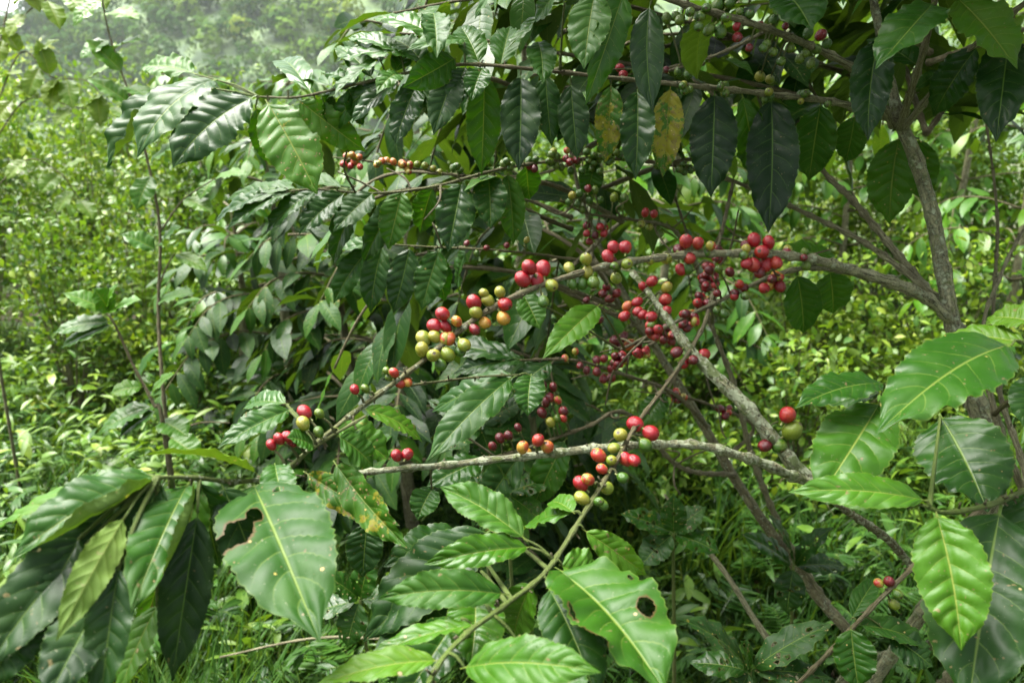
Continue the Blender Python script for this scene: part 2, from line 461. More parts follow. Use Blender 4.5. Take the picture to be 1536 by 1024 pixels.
def tube(mb, path, ns=8, knobs=0.0, knob_gap=0.04, tone=(0.5, 0.0), rough=0.0, caps=True):
    """path rows: x y z radius [age]"""
    P = np.asarray(path, float)
    X = P[:, :3]; R = P[:, 3].copy()
    n = len(X)
    seg = np.linalg.norm(np.diff(X, axis=0), axis=1)
    s = np.concatenate([[0], np.cumsum(seg)])
    if knobs:
        gap = knob_gap * (1 + 0.3 * np.sin(s * 17))
        ph = (s / knob_gap) % 1.0
        R = R * (1 + knobs * np.exp(-((np.minimum(ph, 1 - ph) * knob_gap) / (0.0045 + 0.3 * R)) ** 2))
    T = unit(np.gradient(X, axis=0))
    ref = np.array([0.3, 0.2, 0.93])
    U = np.empty_like(X)
    u = unit(np.cross(T[0], ref))
    for i in range(n):
        u = unit(u - T[i] * np.dot(u, T[i])); U[i] = u
    W = np.cross(T, U)
    a = np.linspace(0, 2 * PI, ns + 1)
    rr = np.broadcast_to(R[:, None], (n, ns + 1)).copy()
    if rough:
        k = RNG.random(4) * 6
        jitter = RNG.normal(0, rough, (n, ns + 1)); jitter[:, -1] = jitter[:, 0]
        rr = rr * (1 + jitter + rough * 1.2 * np.sin(3 * a[None] + s[:, None] * 60 + k[0]) + rough * np.sin(2 * a[None] - s[:, None] * 33 + k[1]))
        rr[:, -1] = rr[:, 0]
    V = X[:, None] + rr[..., None] * (U[:, None] * np.cos(a)[None, :, None] + W[:, None] * np.sin(a)[None, :, None])
    uv = np.empty((n, ns + 1, 2)); uv[..., 0] = a / (2 * PI); uv[..., 1] = s[:, None]
    tn = np.ones((n, ns + 1, 4))
    tn[..., 0] = P[:, 4:5] if P.shape[1] > 4 else tone[0]
    tn[..., 1] = tone[1]; tn[..., 2] = RNG.random()
    i = np.arange(n - 1).reshape(-1, 1); j = np.arange(ns).reshape(1, -1)
    k = i * (ns + 1) + j
    F = np.stack([k, k + 1, k + ns + 2, k + ns + 1], -1).reshape(-1, 4)
    V = V.reshape(-1, 3); uv = uv.reshape(-1, 2); tn = tn.reshape(-1, 4)
    if caps:
        # closing fans as thin quads to a doubled tip point
        c0 = len(V)
        V = np.vstack([V, X[0] - T[0] * R[0] * 0.3, X[-1] + T[-1] * R[-1] * 0.6])
        uv = np.vstack([uv, [[0, 0], [0, s[-1]]]]); tn = np.vstack([tn, tn[0], tn[len(tn) - 1]])
        jj = np.arange(0, ns - 1, 2)
        b = (n - 1) * (ns + 1)
        F = np.vstack([F, np.stack([np.full_like(jj, c0), jj + 2, jj + 1, jj], -1),
                       np.stack([np.full_like(jj, c0 + 1), b + jj, b + jj + 1, b + jj + 2], -1)])
    mb.add(V, F, uv, tn)


# ------------------------------------------------------------------ naming
def empty(name, loc, label=None, cat=None, group=None):
    o = bpy.data.objects.new(name, None); COL.objects.link(o)
    o.location = loc; o.empty_display_size = 0.05
    tag(o, label, cat, group)
    return o


def tag(o, label=None, cat=None, group=None, kind=None):
    if label: o['label'] = label
    if cat: o['category'] = cat
    if group: o['group'] = group
    if kind: o['kind'] = kind
    return o


M_LEAF = leaf_material('coffee_leaf')
M_LEAF_HOLED = leaf_material('eaten_coffee_leaf', holes=True)
M_LEAF_BACK = leaf_material('shaded_coffee_leaf', gloss=0.42, sheen=0.16, trans=0.16, dim=0.55)  # copy of the coffee leaf with shade put into its darker colour
M_LEAF_FAR = leaf_material('distant_coffee_leaf', fine=False, gloss=0.34, trans=0.16)
SHRUB_RAMP = [(0.0, (0.018, 0.060, 0.010)), (0.3, (0.050, 0.130, 0.016)), (0.6, (0.135, 0.235, 0.024)), (1.0, (0.320, 0.380, 0.045))]
M_SHRUB = leaf_material('shrub_leaf', fine=False, gloss=0.34, ramp=SHRUB_RAMP, trans=0.26, dim=0.80, sheen=0.25)
M_FOREST = leaf_material('far_crown', fine=False, gloss=0.8, ramp=SHRUB_RAMP, trans=0.12, dim=0.62, sheen=0.05)
M_GRASS = leaf_material('grass_blade', fine=False, gloss=0.34, ramp=[(0.0, (0.014, 0.052, 0.008)), (0.4, (0.040, 0.120, 0.014)), (0.8, (0.100, 0.190, 0.024)), (1.0, (0.24, 0.20, 0.08))], trans=0.25, dim=0.66)
M_BARK = bark_material('coffee_bark')
CHERRY = {
    'r': cherry_material('ripe_red_cherry', (0.34, 0.030, 0.014), (0.27, 0.004, 0.011), 0.25, 0.45),
    'd': cherry_material('dark_red_cherry', (0.17, 0.005, 0.009), (0.09, 0.004, 0.008), 0.40, 0.62),
    'o': cherry_material('orange_cherry', (0.40, 0.22, 0.025), (0.40, 0.075, 0.020), 0.42, 0.62),
    'h': cherry_material('half_ripe_cherry', (0.28, 0.25, 0.030), (0.36, 0.025, 0.016), 0.40, 0.58),
    'y': cherry_material('yellow_green_cherry', (0.150, 0.205, 0.015), (0.235, 0.225, 0.022), 0.40, 0.60),
    'g': cherry_material('green_cherry', (0.036, 0.100, 0.005), (0.085, 0.140, 0.008), 0.42, 0.64),
}
HAZE, SKY, SUN, EXPO = 0.00008, 0.08, 3.1, 2.8
# ------------------------------------------------------------------ cherries
def cherry_mesh(name, mat):
    ns, nr = 16, 12
    V, F, n = [], [], 0
    for i in range(nr + 1):
        th = PI * i / nr
        r = math.sin(th); z = -math.cos(th)
        zz = z * 1.13
        r *= 1 + .05 * math.sin(2.2 * z + .4)
        if i == nr: zz = 1.0; r = 0.0
        if i == nr - 1: zz = 1.10
        for j in range(ns):
            a = 2 * PI * j / ns
            k_ = 1 + .025 * math.sin(2 * a + z * 2) + .018 * math.sin(3 * a + 1.3)
            V.append((max(r, 0.002) * k_ * math.cos(a), max(r, 0.002) * k_ * math.sin(a) * 0.96, zz))
    for i in range(nr):
        for j in range(ns):
            F.append((i * ns + j, i * ns + (j + 1) % ns, (i + 1) * ns + (j + 1) % ns, (i + 1) * ns + j))
    # short stalk
    b = len(V)
    for i, (z, r) in enumerate(((-1.0, 0.16), (-1.25, 0.13), (-1.6, 0.17))):
        for j in range(6):
            V.append((r * math.cos(j * PI / 3), r * math.sin(j * PI / 3), z))
    for i in range(2):
        for j in range(6):
            F.append((b + (i + 1) * 6 + j, b + (i + 1) * 6 + (j + 1) % 6, b + i * 6 + (j + 1) % 6, b + i * 6 + j))
    o = link_mesh(name, V, F, mat)
    me = o.data
    at_l = me.attributes.new('own', 'FLOAT_COLOR', 'POINT')
    at_l.data.foreach_set('color', np.hstack([np.asarray(V) * 0.25 + 0.5, np.zeros((len(V), 1))]).astype(np.float32).ravel())
    bpy.data.objects.remove(o)
    return me


CH_ME = {k: cherry_mesh('cherry', m) for k, m in CHERRY.items()}


def add_cherry(parent, off, p, r, kind, away=None):
    o = bpy.data.objects.new('cherry', CH_ME[kind])
    COL.objects.link(o); o.parent = parent
    o.location = Vector(np.asarray(p) - np.asarray(off))
    d = Vector(away) if away is not None else Vector((random.uniform(-1, 1), random.uniform(-1, 1), random.uniform(-.6, .6)))
    if d.length < 1e-6: d = Vector((0, 0, -1))
    q = d.to_track_quat('Z', 'Y')
    o.rotation_mode = 'QUATERNION'
    o.rotation_quaternion = q
    e = random.uniform(0.93, 1.10); r *= random.uniform(.9, 1.04)
    o.scale = (r, r * random.uniform(0.92, 1.0), r * e)
    return o


class Tree:
    def __init__(self, name, label, cat, base, group=None):
        self.root = empty(name, Vector(base), label, cat, group)
        self.off = np.asarray(base, float)
        self.br = {}

    def branch(self, key, pts, name='branch', knobs=0.45, gap=0.036, lichen=0.3, rough=0.03, ns=9, mat=None, world=False, mm=True, label=None, step=0.006, thick=0.76, stubs=True, bits=0):
        rows = []
        for p in pts:
            x = np.asarray(p[:3], float) if world else at(*p[:3])
            rows.append([*x, p[3] * (0.001 if mm else 1) * thick, p[4] if len(p) > 4 else 0.7])
        path = smooth_path(rows, step)
        mb = MB()
        tube(mb, path, ns, knobs, gap, tone=(0.7, lichen), rough=rough)
        # dry stipules and old flower stubs at the nodes
        s = np.concatenate([[0], np.cumsum(np.linalg.norm(np.diff(path[:, :3], axis=0), axis=1))])
        if stubs:
            for sv in np.arange(gap, s[-1], gap):
                i = int(np.searchsorted(s, sv))
                if i >= len(path) - 1 or path[i, 3] > .0085: continue
                t = unit(path[i + 1, :3] - path[i - 1, :3])
                for q in range(random.choice((1, 2, 2, 3, 4))):
                    dv = unit(np.cross(t, RNG.normal(0, 1, 3)) + t * random.uniform(-.3, .8))
                    r0 = path[i, 3]
                    ln = random.uniform(.002, .0065)
                    p0 = path[i, :3] + dv * r0 * .8
                    tube(mb, [[*p0, .0011, path[i, 4]], [*(p0 + dv * ln * .6), .0008, .5], [*(p0 + dv * ln), .0009, .75]], 5, tone=(.6, .1))
        for _ in range(bits):       # bare side twigs and broken ends
            i = random.randrange(len(path) // 6, len(path) - 2)
            p0 = path[i, :3]; t = unit(path[i + 1, :3] - path[i - 1, :3])
            dv = unit(np.cross(t, RNG.normal(0, 1, 3)) + t * random.uniform(.0, .9))
            ln = random.uniform(.02, .11)
            tw = smooth_path([[*p0, .0013, .6], [*(p0 + dv * ln * .5 + RNG.normal(0, .006, 3)), .0011, .6], [*(p0 + dv * ln + RNG.normal(0, .012, 3)), .0007, .5]], .006)
            tube(mb, tw, 5, .6, .012, tone=(.6, .15))
        self.br[key] = dict(path=path, mb=mb, name=name, mat=mat or M_BARK, label=label, obj=None)
        return path

    def finish_wood(self):
        for b in self.br.values():
            if b['obj'] is None:
                b['obj'] = b['mb'].build(b['name'], b['mat'], self.root, self.off)
                if b['label']: b['obj']['label'] = b['label']

    def near(self, key, px, py):
        path = self.br[key]['path']
        u, v, d = to_px(path[:, :3])
        i = int(np.argmin((u - px) ** 2 + (v - py) ** 2))
        return path[i], d[i], i

    def twig(self, key, p0, p1, r=0.0014, age=0.45):
        """a thin side stalk joined into the branch's own mesh"""
        mid = (np.asarray(p0) + np.asarray(p1)) / 2 + np.array([0, 0, 0.003])
        path = smooth_path([[*p0, r * 1.4, age], [*mid, r, age], [*p1, r * 0.9, age]], 0.006)
        tube(self.br[key]['mb'], path, 6, 0, tone=(age, 0.1))


SPECS = []      # leaves of the heroes, built once the wood is finished


def leaf(tree, key, b, t, wpx, yel=0.2, blot=0.0, bend=0.10, fold=0.22, wave=0.035, waves=3.2, roll=0.0, cam_w=0.65, up_w=0.55,
         holes=None, twist=0.0, side=0.0, quilt=0.045, curl=0.08, bd=None, lab=None, flip=False, petiole=0.07, gap_ok=True, flap=0.0):
    if len(b) == 3: bd = b[2]
    pb, dpx, _ = tree.near(key, b[0], b[1])
    d0 = bd if bd is not None else dpx
    B = at(b[0], b[1], d0)
    td = t[2] if len(t) > 2 else d0
    if len(t) > 2 and abs(t[2]) < 0.35: td = d0 + t[2]
    T = at(t[0], t[1], td)
    ax = unit(T - B)
    mid = (T + B) / 2
    nn = cam_w * unit(CAM - mid) + up_w * np.array([0, 0, 1.0])
    nn = unit(nn - ax * np.dot(nn, ax))
    if roll:
        a = math.radians(roll)
        nn = nn * math.cos(a) + np.cross(ax, nn) * math.sin(a)
    if flip: nn = -nn; bend = -bend
    W = wpx * ((d0 + td) / 2) / FPX
    g = np.linalg.norm(B - pb[:3])
    SPECS.append(dict(tree=tree, key=key, B=B, T=T, N=nn, W=W, yel=yel, blot=blot, bend=bend, fold=fold, wave=wave, waves=waves, twist=twist,
                      side=side, quilt=quilt, curl=curl, holes=holes, lab=lab, petiole=petiole, flap=flap))
    if g > 0.004 and gap_ok:
        tree.twig(key, pb[:3], B + ax * 0.004, 0.0011 if g < 0.05 else 0.0014, 0.05 + 0.3 * min(1, float(pb[4])))


def build_leaves():
    for q in SPECS:
        mb = MB()
        rq = random.Random(int(q['B'][0] * 1e5) ^ int(q['T'][2] * 1e5))
        leaves(mb, q['B'], q['T'], q['N'], q['W'], bend=q['bend'] * rq.uniform(.8, 1.5), fold=q['fold'] * rq.uniform(.5, 1.6), wave=q['wave'] * rq.uniform(.8, 1.7), crisp=rq.uniform(.02, .065), waves=q['waves'], quilt=q['quilt'],
               twist=q['twist'] + rq.gauss(0, .28), tone=(q['yel'], q['blot']), nu=14, nv=56, side_bend=q['side'] + rq.gauss(0, .025), curl=q['curl'], hole_list=q['holes'], petiole=q['petiole'], flap=q['flap'])
        t = q['tree']
        o = mb.build('leaf', M_LEAF_HOLED if q['holes'] else M_LEAF, t.br[q['key']]['obj'], t.off)
        if q['lab']: o['label'] = q['lab']


CHS = []


def cherries(tree, key, lst, dz=0.0):
    """(px, py, kind[, radius px[, depth offset]])"""
    for c in lst:
        CHS.append((tree, key, c, dz))


def build_cherries():
    for tree, key, c, dz in CHS:
        px, py, kind = c[:3]
        rp = c[3] if len(c) > 3 and c[3] else 10.6
        pb, d, _ = tree.near(key, px, py)
        gap = math.hypot(*(np.array(to_px(pb[:3])[:2]) - (px, py)))
        extra = c[4] if len(c) > 4 else random.uniform(-0.012, 0.006)
        dd = d + dz + extra
        r = rp * dd / FPX
        p = at(px, py, dd)
        away = p - pb[:3]
        L = np.linalg.norm(away)
        if L > 2.7 * r:     # a longer stalk back to the node
            tree.twig(key, pb[:3], p - away / L * r * 1.3, 0.0011, 0.3)
        add_cherry.todo.append((tree, key, p, r, kind, away / max(L, 1e-6)))


add_cherry.todo = []


def flush_cherries():
    per = {}
    for c in add_cherry.todo:
        per.setdefault(id(c[0]), []).append(c)
    for lst in per.values():
        lst.sort(key=lambda c: -c[3] / to_px(c[2])[2])
        for tree, key, p, r, kind, away in lst[:100]:
            j = np.array([random.uniform(-.35, .35) for _ in range(3)])
            add_cherry(tree.br[key]['obj'], tree.off, p, r, kind, away + j)
        rest = lst[100:]
        if rest:            # past a hundred on one tree: the smallest in one part
            kinds = sorted({c[4] for c in rest})
            VV, FF, AA, MI, n = [], [], [], [], 0
            for tree, key, p, r, kind, away in rest:
                me = CH_ME[kind]
                v = np.empty(len(me.vertices) * 3, np.float32); me.vertices.foreach_get('co', v); v = v.reshape(-1, 3)
                f = np.empty(len(me.loops), np.int32); me.loops.foreach_get('vertex_index', f); f = f.reshape(-1, 4)
                q = np.array(Vector(away).to_track_quat('Z', 'Y').to_matrix())
                a = np.hstack([v * 0.25 + 0.5, np.full((len(v), 1), random.random())])
                VV.append((v * r) @ q.T + np.asarray(p) - tree.off); FF.append(f + n); AA.append(a); n += len(v)
                MI += [kinds.index(kind)] * len(f)
            o = link_mesh('cherries', np.vstack(VV), np.vstack(FF), None, rest[0][0].root)
            for k in kinds: o.data.materials.append(CHERRY[k])
            o.data.polygons.foreach_set('material_index', np.array(MI, np.int32))
            at_l = o.data.attributes.new('own', 'FLOAT_COLOR', 'POINT')
            at_l.data.foreach_set('color', np.vstack(AA).astype(np.float32).ravel())
            o['kind'] = 'stuff'


# ================================================================== the old fruiting tree with the pale trunk
def foot(px, d):
    """ground point under a sight-line column at depth d"""
    x = (px - 768) / FPX * d
    y = d * CP + 0.3
    return np.array([x, y, float(ground_z(x, y))])


f0 = foot(1500, 1.05)
TA = Tree('coffee_tree', 'pale upright coffee trunk with a long arching branch of red and green cherries', 'tree', f0)
A = TA
u = lambda p, d, r, age=0.9: (*at(p[0], p[1], d), r * 0.001, age)
A.branch('trunk', [(*f0 - np.array([0, 0, .05]), .024, 1), (*(f0 + np.array([-.01, -.02, .35])), .018, 1), u((1482, 760), 1.12, 19), u((1455, 570), 1.08, 18),
                   u((1430, 490), 1.08, 17), u((1402, 340), 1.08, 16.5), u((1378, 250), 1.08, 15.5), u((1350, 180), 1.08, 14), u((1326, 80), 1.1, 10),
                   u((1300, -60), 1.12, 8), u((1275, -260), 1.15, 6, .6)], name='trunk', knobs=0.16, gap=0.075, lichen=0.45, rough=0.035, ns=18, world=True, mm=False, thick=.58)
A.branch('long', [(1440, 494, 1.08, 8.5, 1), (1380, 440, 1.05, 8.2, 1), (1280, 405, 1.0, 7.4, .95), (1190, 384, .95, 6.3, .9), (1080, 380, .92, 5.4, .85), (960, 390, .88, 4.6, .75),
                  (860, 412, .84, 4.1, .62), (760, 450, .80, 3.6, .6), (690, 495, .78, 3.4, .55), (630, 545, .76, 3.2, .42), (540, 612, .72, 2.9, .35), (470, 668, .68, 2.6, .3),
                  (425, 708, .64, 2.4, .25), (360, 722, .60, 2.2, .2), (290, 716, .56, 2.0, .15), (236, 716, .53, 1.8, .1)], lichen=0.38, rough=0.04)
A.branch('top', [(1345, 182, 1.08, 6.5, .95), (1260, 155, 1.05, 5.4, .9), (1160, 142, 1.02, 4.6, .85), (1030, 128, 1.0, 4, .75), (900, 115, .98, 3.4, .6), (790, 103, .97, 3.0, .5),
                 (690, 97, .97, 2.7, .4), (600, 112, .98, 2.4, .35), (520, 130, 1.0, 2.1, .4), (445, 146, 1.02, 1.9, .4), (388, 145, 1.05, 1.6, .3)], lichen=0.15)
A.branch('upper', [(1340, 188, 1.08, 6.5, .9), (1290, 112, 1.0, 5.9, .85), (1210, 67, .95, 5.2, .8), (1110, 30, .9, 4.9, .75), (1020, 5, .88, 4.3, .7), (900, -40, .86, 3.6, .6), (760, -70, .86, 3, .4)], lichen=0.12)
A.branch('upper_side', [(1150, 46, .92, 3, .8), (1100, 72, .98, 2.7, .7), (1040, 95, 1.05, 2.4, .6), (985, 112, 1.12, 2.0, .5)], lichen=0.1)
A.branch('rising', [(1350, 190, 1.07, 6.5, .8), (1366, 140, 1.0, 5.6, .75), (1392, 50, .93, 4.8, .7), (1412, -60, .88, 4.0, .6), (1420, -170, .9, 3.2, .5)], lichen=0.05)
A.branch('rising_right', [(1358, 190, 1.07, 5.6, .9), (1420, 112, 1.0, 5, .85), (1480, 52, .95, 4.6, .8), (1560, -12, .9, 4.2, .7), (1660, -80, .86, 3, .5)], lichen=0.15)
A.branch('second', [(1412, 462, 1.08, 5.5, .95), (1330, 426, 1.03, 4.5, .9), (1240, 403, 1.02, 4.1, .85), (1170, 410, 1.0, 3.8, .8), (1090, 446, 1.0, 3.5, .75), (1030, 475, 1.02, 3, .7), (930, 525, 1.06, 2.6, .6)], lichen=0.3, bits=6)
A.branch('thin_twig', [(600, 580, .75, 1.7, .35), (660, 572, .80, 1.6, .35), (720, 565, .84, 1.5, .3), (780, 562, .87, 1.4, .25)], lichen=0.05)
A.branch('fork', [(430, 702, .645, 1.9, .2), (475, 668, .66, 1.8, .25), (512, 645, .68, 1.7, .25), (548, 624, .70, 1.6, .3)], lichen=0.05)

# ================================================================== the tree close behind the pale trunk
fE = foot(1500, 1.32)
TE = Tree('coffee_tree', 'coffee tree close behind the pale trunk, its thin branches bunched with small green cherries', 'tree', fE)
E = TE
E.branch('stem', [(*(fE - np.array([0, 0, .05])), .016, .8), u((1490, 900), 1.30, 11, .8), u((1456, 600), 1.27, 9.5, .8), u((1431, 490), 1.25, 8.5, .8), u((1404, 345), 1.25, 7, .7), u((1378, 250), 1.25, 5, .6), u((1352, 180), 1.26, 4, .6)], name='trunk', lichen=0.2, world=True, mm=False, ns=12)
E.branch('steep', [(1428, 480, 1.1, 7.5, .8), (1350, 386, 1.2, 7, .8), (1280, 302, 1.3, 6.5, .75), (1230, 250, 1.38, 5.6, .7), (1190, 170, 1.45, 4.6, .6)], lichen=0.08, bits=5)
E.branch('back', [(1405, 445, 1.12, 6, .8), (1300, 366, 1.22, 5.4, .8), (1200, 316, 1.3, 4.6, .75), (1100, 272, 1.32, 4.2, .7), (1000, 246, 1.3, 3.8, .6), (880, 238, 1.25, 3.5, .5),
                  (760, 252, 1.2, 3.1, .42), (650, 280, 1.18, 2.7, .38), (560, 290, 1.17, 2.4, .35), (470, 284, 1.17, 2.1, .35), (420, 290, 1.17, 1.8, .3)], lichen=0.12, bits=8)
E.branch('red_twig', [(1100, 272, 1.32, 3.6, .65), (1082, 350, 1.22, 3.4, .65), (1062, 425, 1.12, 3.1, .6), (1035, 475, 1.08, 2.8, .6), (985, 512, 1.06, 2.4, .55), (915, 545, 1.05, 2, .5)], lichen=0.15, bits=9)
E.branch('orange_twig', [(880, 238, 1.27, 2.6, .6), (800, 262, 1.33, 2.4, .6), (700, 264, 1.36, 2.2, .5), (620, 252, 1.37, 2.0, .45), (540, 240, 1.38, 1.8, .4), (500, 236, 1.4, 1.5, .3)], lichen=0.05)

# ================================================================== lichen-covered tree leaning in behind it
fC = foot(1440, 1.3)
TC = Tree('coffee_tree', 'lichen-crusted coffee tree with bare mossy branches crossing below the long cherry branch', 'tree', fC)
C = TC
C.branch('stem', [(*(fC - np.array([0, 0, .05])), .022, .9), (*(fC + np.array([-.01, -.05, .35])), .02, .9), u((1425, 950), 1.22, 16, .6), u((1350, 828), 1.06, 13, .55), u((1270, 766), .95, 10.5, .6), u((1212, 724), .89, 9, .7)],
         name='trunk', knobs=0.15, lichen=0.5, rough=0.05, ns=14, world=True, mm=False, thick=.4)
C.branch('level', [(1220, 726, .89, 7.2, .95), (1130, 690, .84, 5.9, .9), (1050, 668, .82, 5.4, .9), (960, 667, .80, 5.2, 1), (850, 677, .78, 4.7, 1), (700, 694, .76, 4.2, 1), (600, 703, .75, 3.6, .95), (520, 711, .74, 2.4, .8), (470, 715, .73, 1.5, .6), (440, 712, .72, .8, .4)],
         lichen=0.55, rough=0.07, knobs=0.5)
C.branch('slanting', [(1216, 722, .9, 9.5, .9), (1165, 665, .9, 9.6, 1), (1110, 600, .9, 9.4, 1), (1040, 530, .92, 6.8, .95), (985, 455, .95, 5.6, .85), (948, 408, .98, 4.4, .75)], lichen=0.62, rough=0.09, knobs=0.25, ns=12)

# ================================================================== dark leaning stems of the tree behind
fD = foot(1330, 1.62)
TD = Tree('coffee_tree', 'coffee tree of dark leaning stems with a green leafy shoot hanging bottom centre', 'tree', fD)
D = TD
D.branch('stem', [(*(fD - np.array([0, 0, .05])), .027, .8), u((1290, 1000), 1.58, 24, .7), u((1205, 868), 1.53, 22, .65), u((1110, 730), 1.5, 20, .65), u((1040, 612), 1.5, 18, .7), u((965, 492), 1.5, 15, .75), u((900, 370), 1.52, 11, .7), u((860, 250), 1.55, 8, .6), u((840, 90), 1.6, 6, .5)],
         name='trunk', knobs=0.1, gap=.09, lichen=0.35, rough=0.03, ns=14, world=True, mm=False, thick=.45)
D.branch('stem2', [(1240, 905, 1.54, 16, .7), (1180, 810, 1.5, 14, .7), (1130, 690, 1.45, 12, .7), (1102, 580, 1.42, 10.5, .7), (1065, 480, 1.42, 8, .65), (1040, 380, 1.45, 6, .6), (1000, 260, 1.5, 5, .5)], name='trunk', lichen=0.25, thick=.42)
D.branch('low', [(1100, 712, 1.49, 6, .65), (1020, 700, 1.38, 5, .65), (940, 590 + 30, 1.28, 4.2, .6), (880, 640, 1.22, 3.5, .55), (790, 672, 1.18, 2.8, .5), (720, 690, 1.16, 2.2, .45)], lichen=0.2, bits=7)
D.branch('mid', [(1062, 640, 1.5, 5, .65), (1010, 590, 1.38, 4.2, .6), (930, 560, 1.28, 3.6, .6), (860, 540, 1.24, 3, .55), (780, 540, 1.22, 2.4, .45)], lichen=0.2, bits=7)
D.branch('high', [(985, 525, 1.5, 4.5, .65), (930, 460, 1.38, 3.8, .6), (890, 400, 1.3, 3.2, .5), (830, 385, 1.28, 2.8, .45), (740, 375, 1.26, 2.4, .4), (640, 370, 1.27, 2.0, .35), (560, 365, 1.28, 1.7, .3)], lichen=0.12, bits=6)
D.branch('right', [(1085, 690, 1.49, 5, .65), (1130, 640, 1.5, 4, .6), (1060, 605, 1.46, 3.2, .6), (980, 585, 1.4, 2.4, .5)], lichen=0.15, bits=5)
D.branch('green_shoot', [(1068, 484, 1.42, 5, .6), (1072, 430, 1.2, 4.2, .6), (1064, 462, 1.02, 3.5, .6), (1050, 500, .95, 3.2, .6), (1010, 562, .88, 3.0, .55), (958, 632, .80, 2.9, .52), (925, 690, .73, 2.9, .45), (885, 755, .67, 2.9, .28), (822, 853, .60, 2.7, .14),
                         (760, 905, .56, 2.6, .10), (700, 950, .53, 2.5, .06), (655, 1000, .50, 2.4, .03), (625, 1070, .48, 2.0, .0)], lichen=0.18, thick=.7)
D.branch('cluster', [(1045, 400, 1.44, 5, .7), (1010, 345, 1.35, 4.2, .7), (950, 330, 1.27, 3.2, .6), (880, 320, 1.24, 2.4, .5), (840, 300, 1.22, 2, .4)], lichen=0.1, bits=6)

# ================================================================== the young tree at the right edge
fB = foot(1590, .95)
TB = Tree('coffee_tree', 'young coffee tree at the right edge with dark slender stems and broad glossy undamaged leaves', 'tree', fB)
B = TB
B.branch('stem', [(*(fB - np.array([0, 0, .05])), .017, .8), u((1570, 1150), 1.02, 14, .75), u((1548, 800), .97, 12, .7), u((1500, 650), .95, 10.5, .7), u((1474, 505), .98, 6.5, .75), u((1500, 415), 1.0, 6, .8), u((1540, 335), 1.03, 5, .8), u((1600, 230), 1.08, 4, .6)],
         name='trunk', lichen=0.12, world=True, mm=False, ns=12, thick=.36)
B.branch('stem2', [(1560, 860, .99, 10, .75), (1535, 700, 1.02, 9, .75), (1500, 590, 1.08, 8, .7), (1490, 470, 1.14, 6.5, .7), (1496, 330, 1.2, 5, .7), (1480, 190, 1.25, 4, .6), (1462, 100, 1.3, 3, .4)], name='trunk', lichen=0.1, thick=.42)
B.branch('shoot', [(1560, 715, .96, 4, .5), (1550, 728, .75, 3.2, .25), (1490, 755, .63, 2.9, .12), (1420, 768, .60, 2.4, .06), (1394, 761, .59, 1.9, .03)], lichen=0.0, knobs=0.35)
B.branch('shoot2', [(1492, 620, .95, 3.6, .5), (1560, 560, .82, 3, .25), (1560, 522, .72, 2.4, .1), (1528, 512, .68, 2, .05)], lichen=0.0)
B.branch('shoot3', [(1486, 575, .96, 3.4, .5), (1430, 582, .84, 2.7, .3), (1370, 592, .77, 2.2, .2), (1325, 588, .74, 1.8, .1)], lichen=0.0)
B.branch('low', [(1500, 740, .97, 4, .6), (1420, 805, .96, 3.8, .6), (1332, 886, .95, 3.4, .6), (1225, 997, .98, 3.4, .6), (1150, 1070, 1.05, 3, .5)], lichen=0.1)
# ================================================================== leaves read off the photograph, with their own distances
# --- end of the top branch, upper left
leaf(A, 'top', (386, 143), (259, 252, -.04), 96, .12, bend=.13, fold=.12, wave=.03, roll=-6, cam_w=.5, up_w=.75, lab='broad glossy leaf reflecting the sky')
leaf(A, 'top', (330, 118, 1.09), (206, 236, 1.02), 94, .22, bend=.16, cam_w=.3, up_w=.9, fold=.10, lab='pale silvery leaf reflecting the sky')
leaf(A, 'top', (275, 128, 1.13), (160, 252, 1.10), 74, .18, bend=.14, fold=.3, roll=20, wave=.06, flap=-2.0)
leaf(A, 'top', (296, 112, 1.16), (214, 100, 1.22), 52, .42, bend=.1, wave=.06, waves=4)
leaf(A, 'top', (398, 149), (476, 292, -.03), 86, .48, .5, bend=.08, fold=.1, wave=.03, cam_w=.9, up_w=.1, lab='yellow-green leaf with pale insect spots')
leaf(A, 'top', (382, 158), (408, 248, .05), 46, .38, .1, fold=.2)
leaf(A, 'top', (444, 147), (549, 228, .03), 52, .50, .35, bend=.12, roll=35, wave=.05)
leaf(A, 'top', (470, 145), (420, 95, .15), 46, .30, bend=.14)
leaf(A, 'top', (505, 133), (408, 126, .18), 50, .3, bend=.12, up_w=1)
leaf(A, 'top', (573, 88), (500, 146, -.05), 40, .26, bend=.1, roll=30, wave=.06)
leaf(A, 'top', (603, 82), (520, 58, .05), 40, .3, bend=.15, up_w=1.1)
leaf(A, 'top', (603, 113), (565, 142, -.06), 34, .3, bend=.16, wave=.06)
leaf(A, 'top', (625, 88), (500, 96, .03), 44, .3, bend=.15, up_w=1.1, wave=.05)
leaf(A, 'top', (685, 86), (603, 132, -.05), 52, .3, bend=.1, roll=-40, wave=.05)
leaf(A, 'top', (650, 20, .92), (655, 88, .86), 50, .25, bend=.16, fold=.4, up_w=.9, wave=.06)
leaf(A, 'top', (662, 60, .95), (560, 30, 1.0), 52, .35, bend=.16, up_w=1.0, wave=.06)
leaf(A, 'top', (700, 60, .98), (610, 76, .92), 44, .3, bend=.12, up_w=1.0)
leaf(A, 'top', (685, 103), (650, 203, -.03), 52, .10, bend=.1)
leaf(A, 'top', (630, 118), (592, 220, -.02), 48, .12, bend=.1, wave=.05)
leaf(A, 'top', (603, 120), (527, 186, 0), 42, .16, bend=.12, roll=20)
leaf(A, 'top', (725, 100), (707, 152, -.03), 42, .22, bend=.15)
leaf(A, 'top', (575, 118), (492, 200, .06), 42, .22, bend=.12)
leaf(A, 'top', (540, 125), (470, 170, .1), 40, .28, bend=.12)
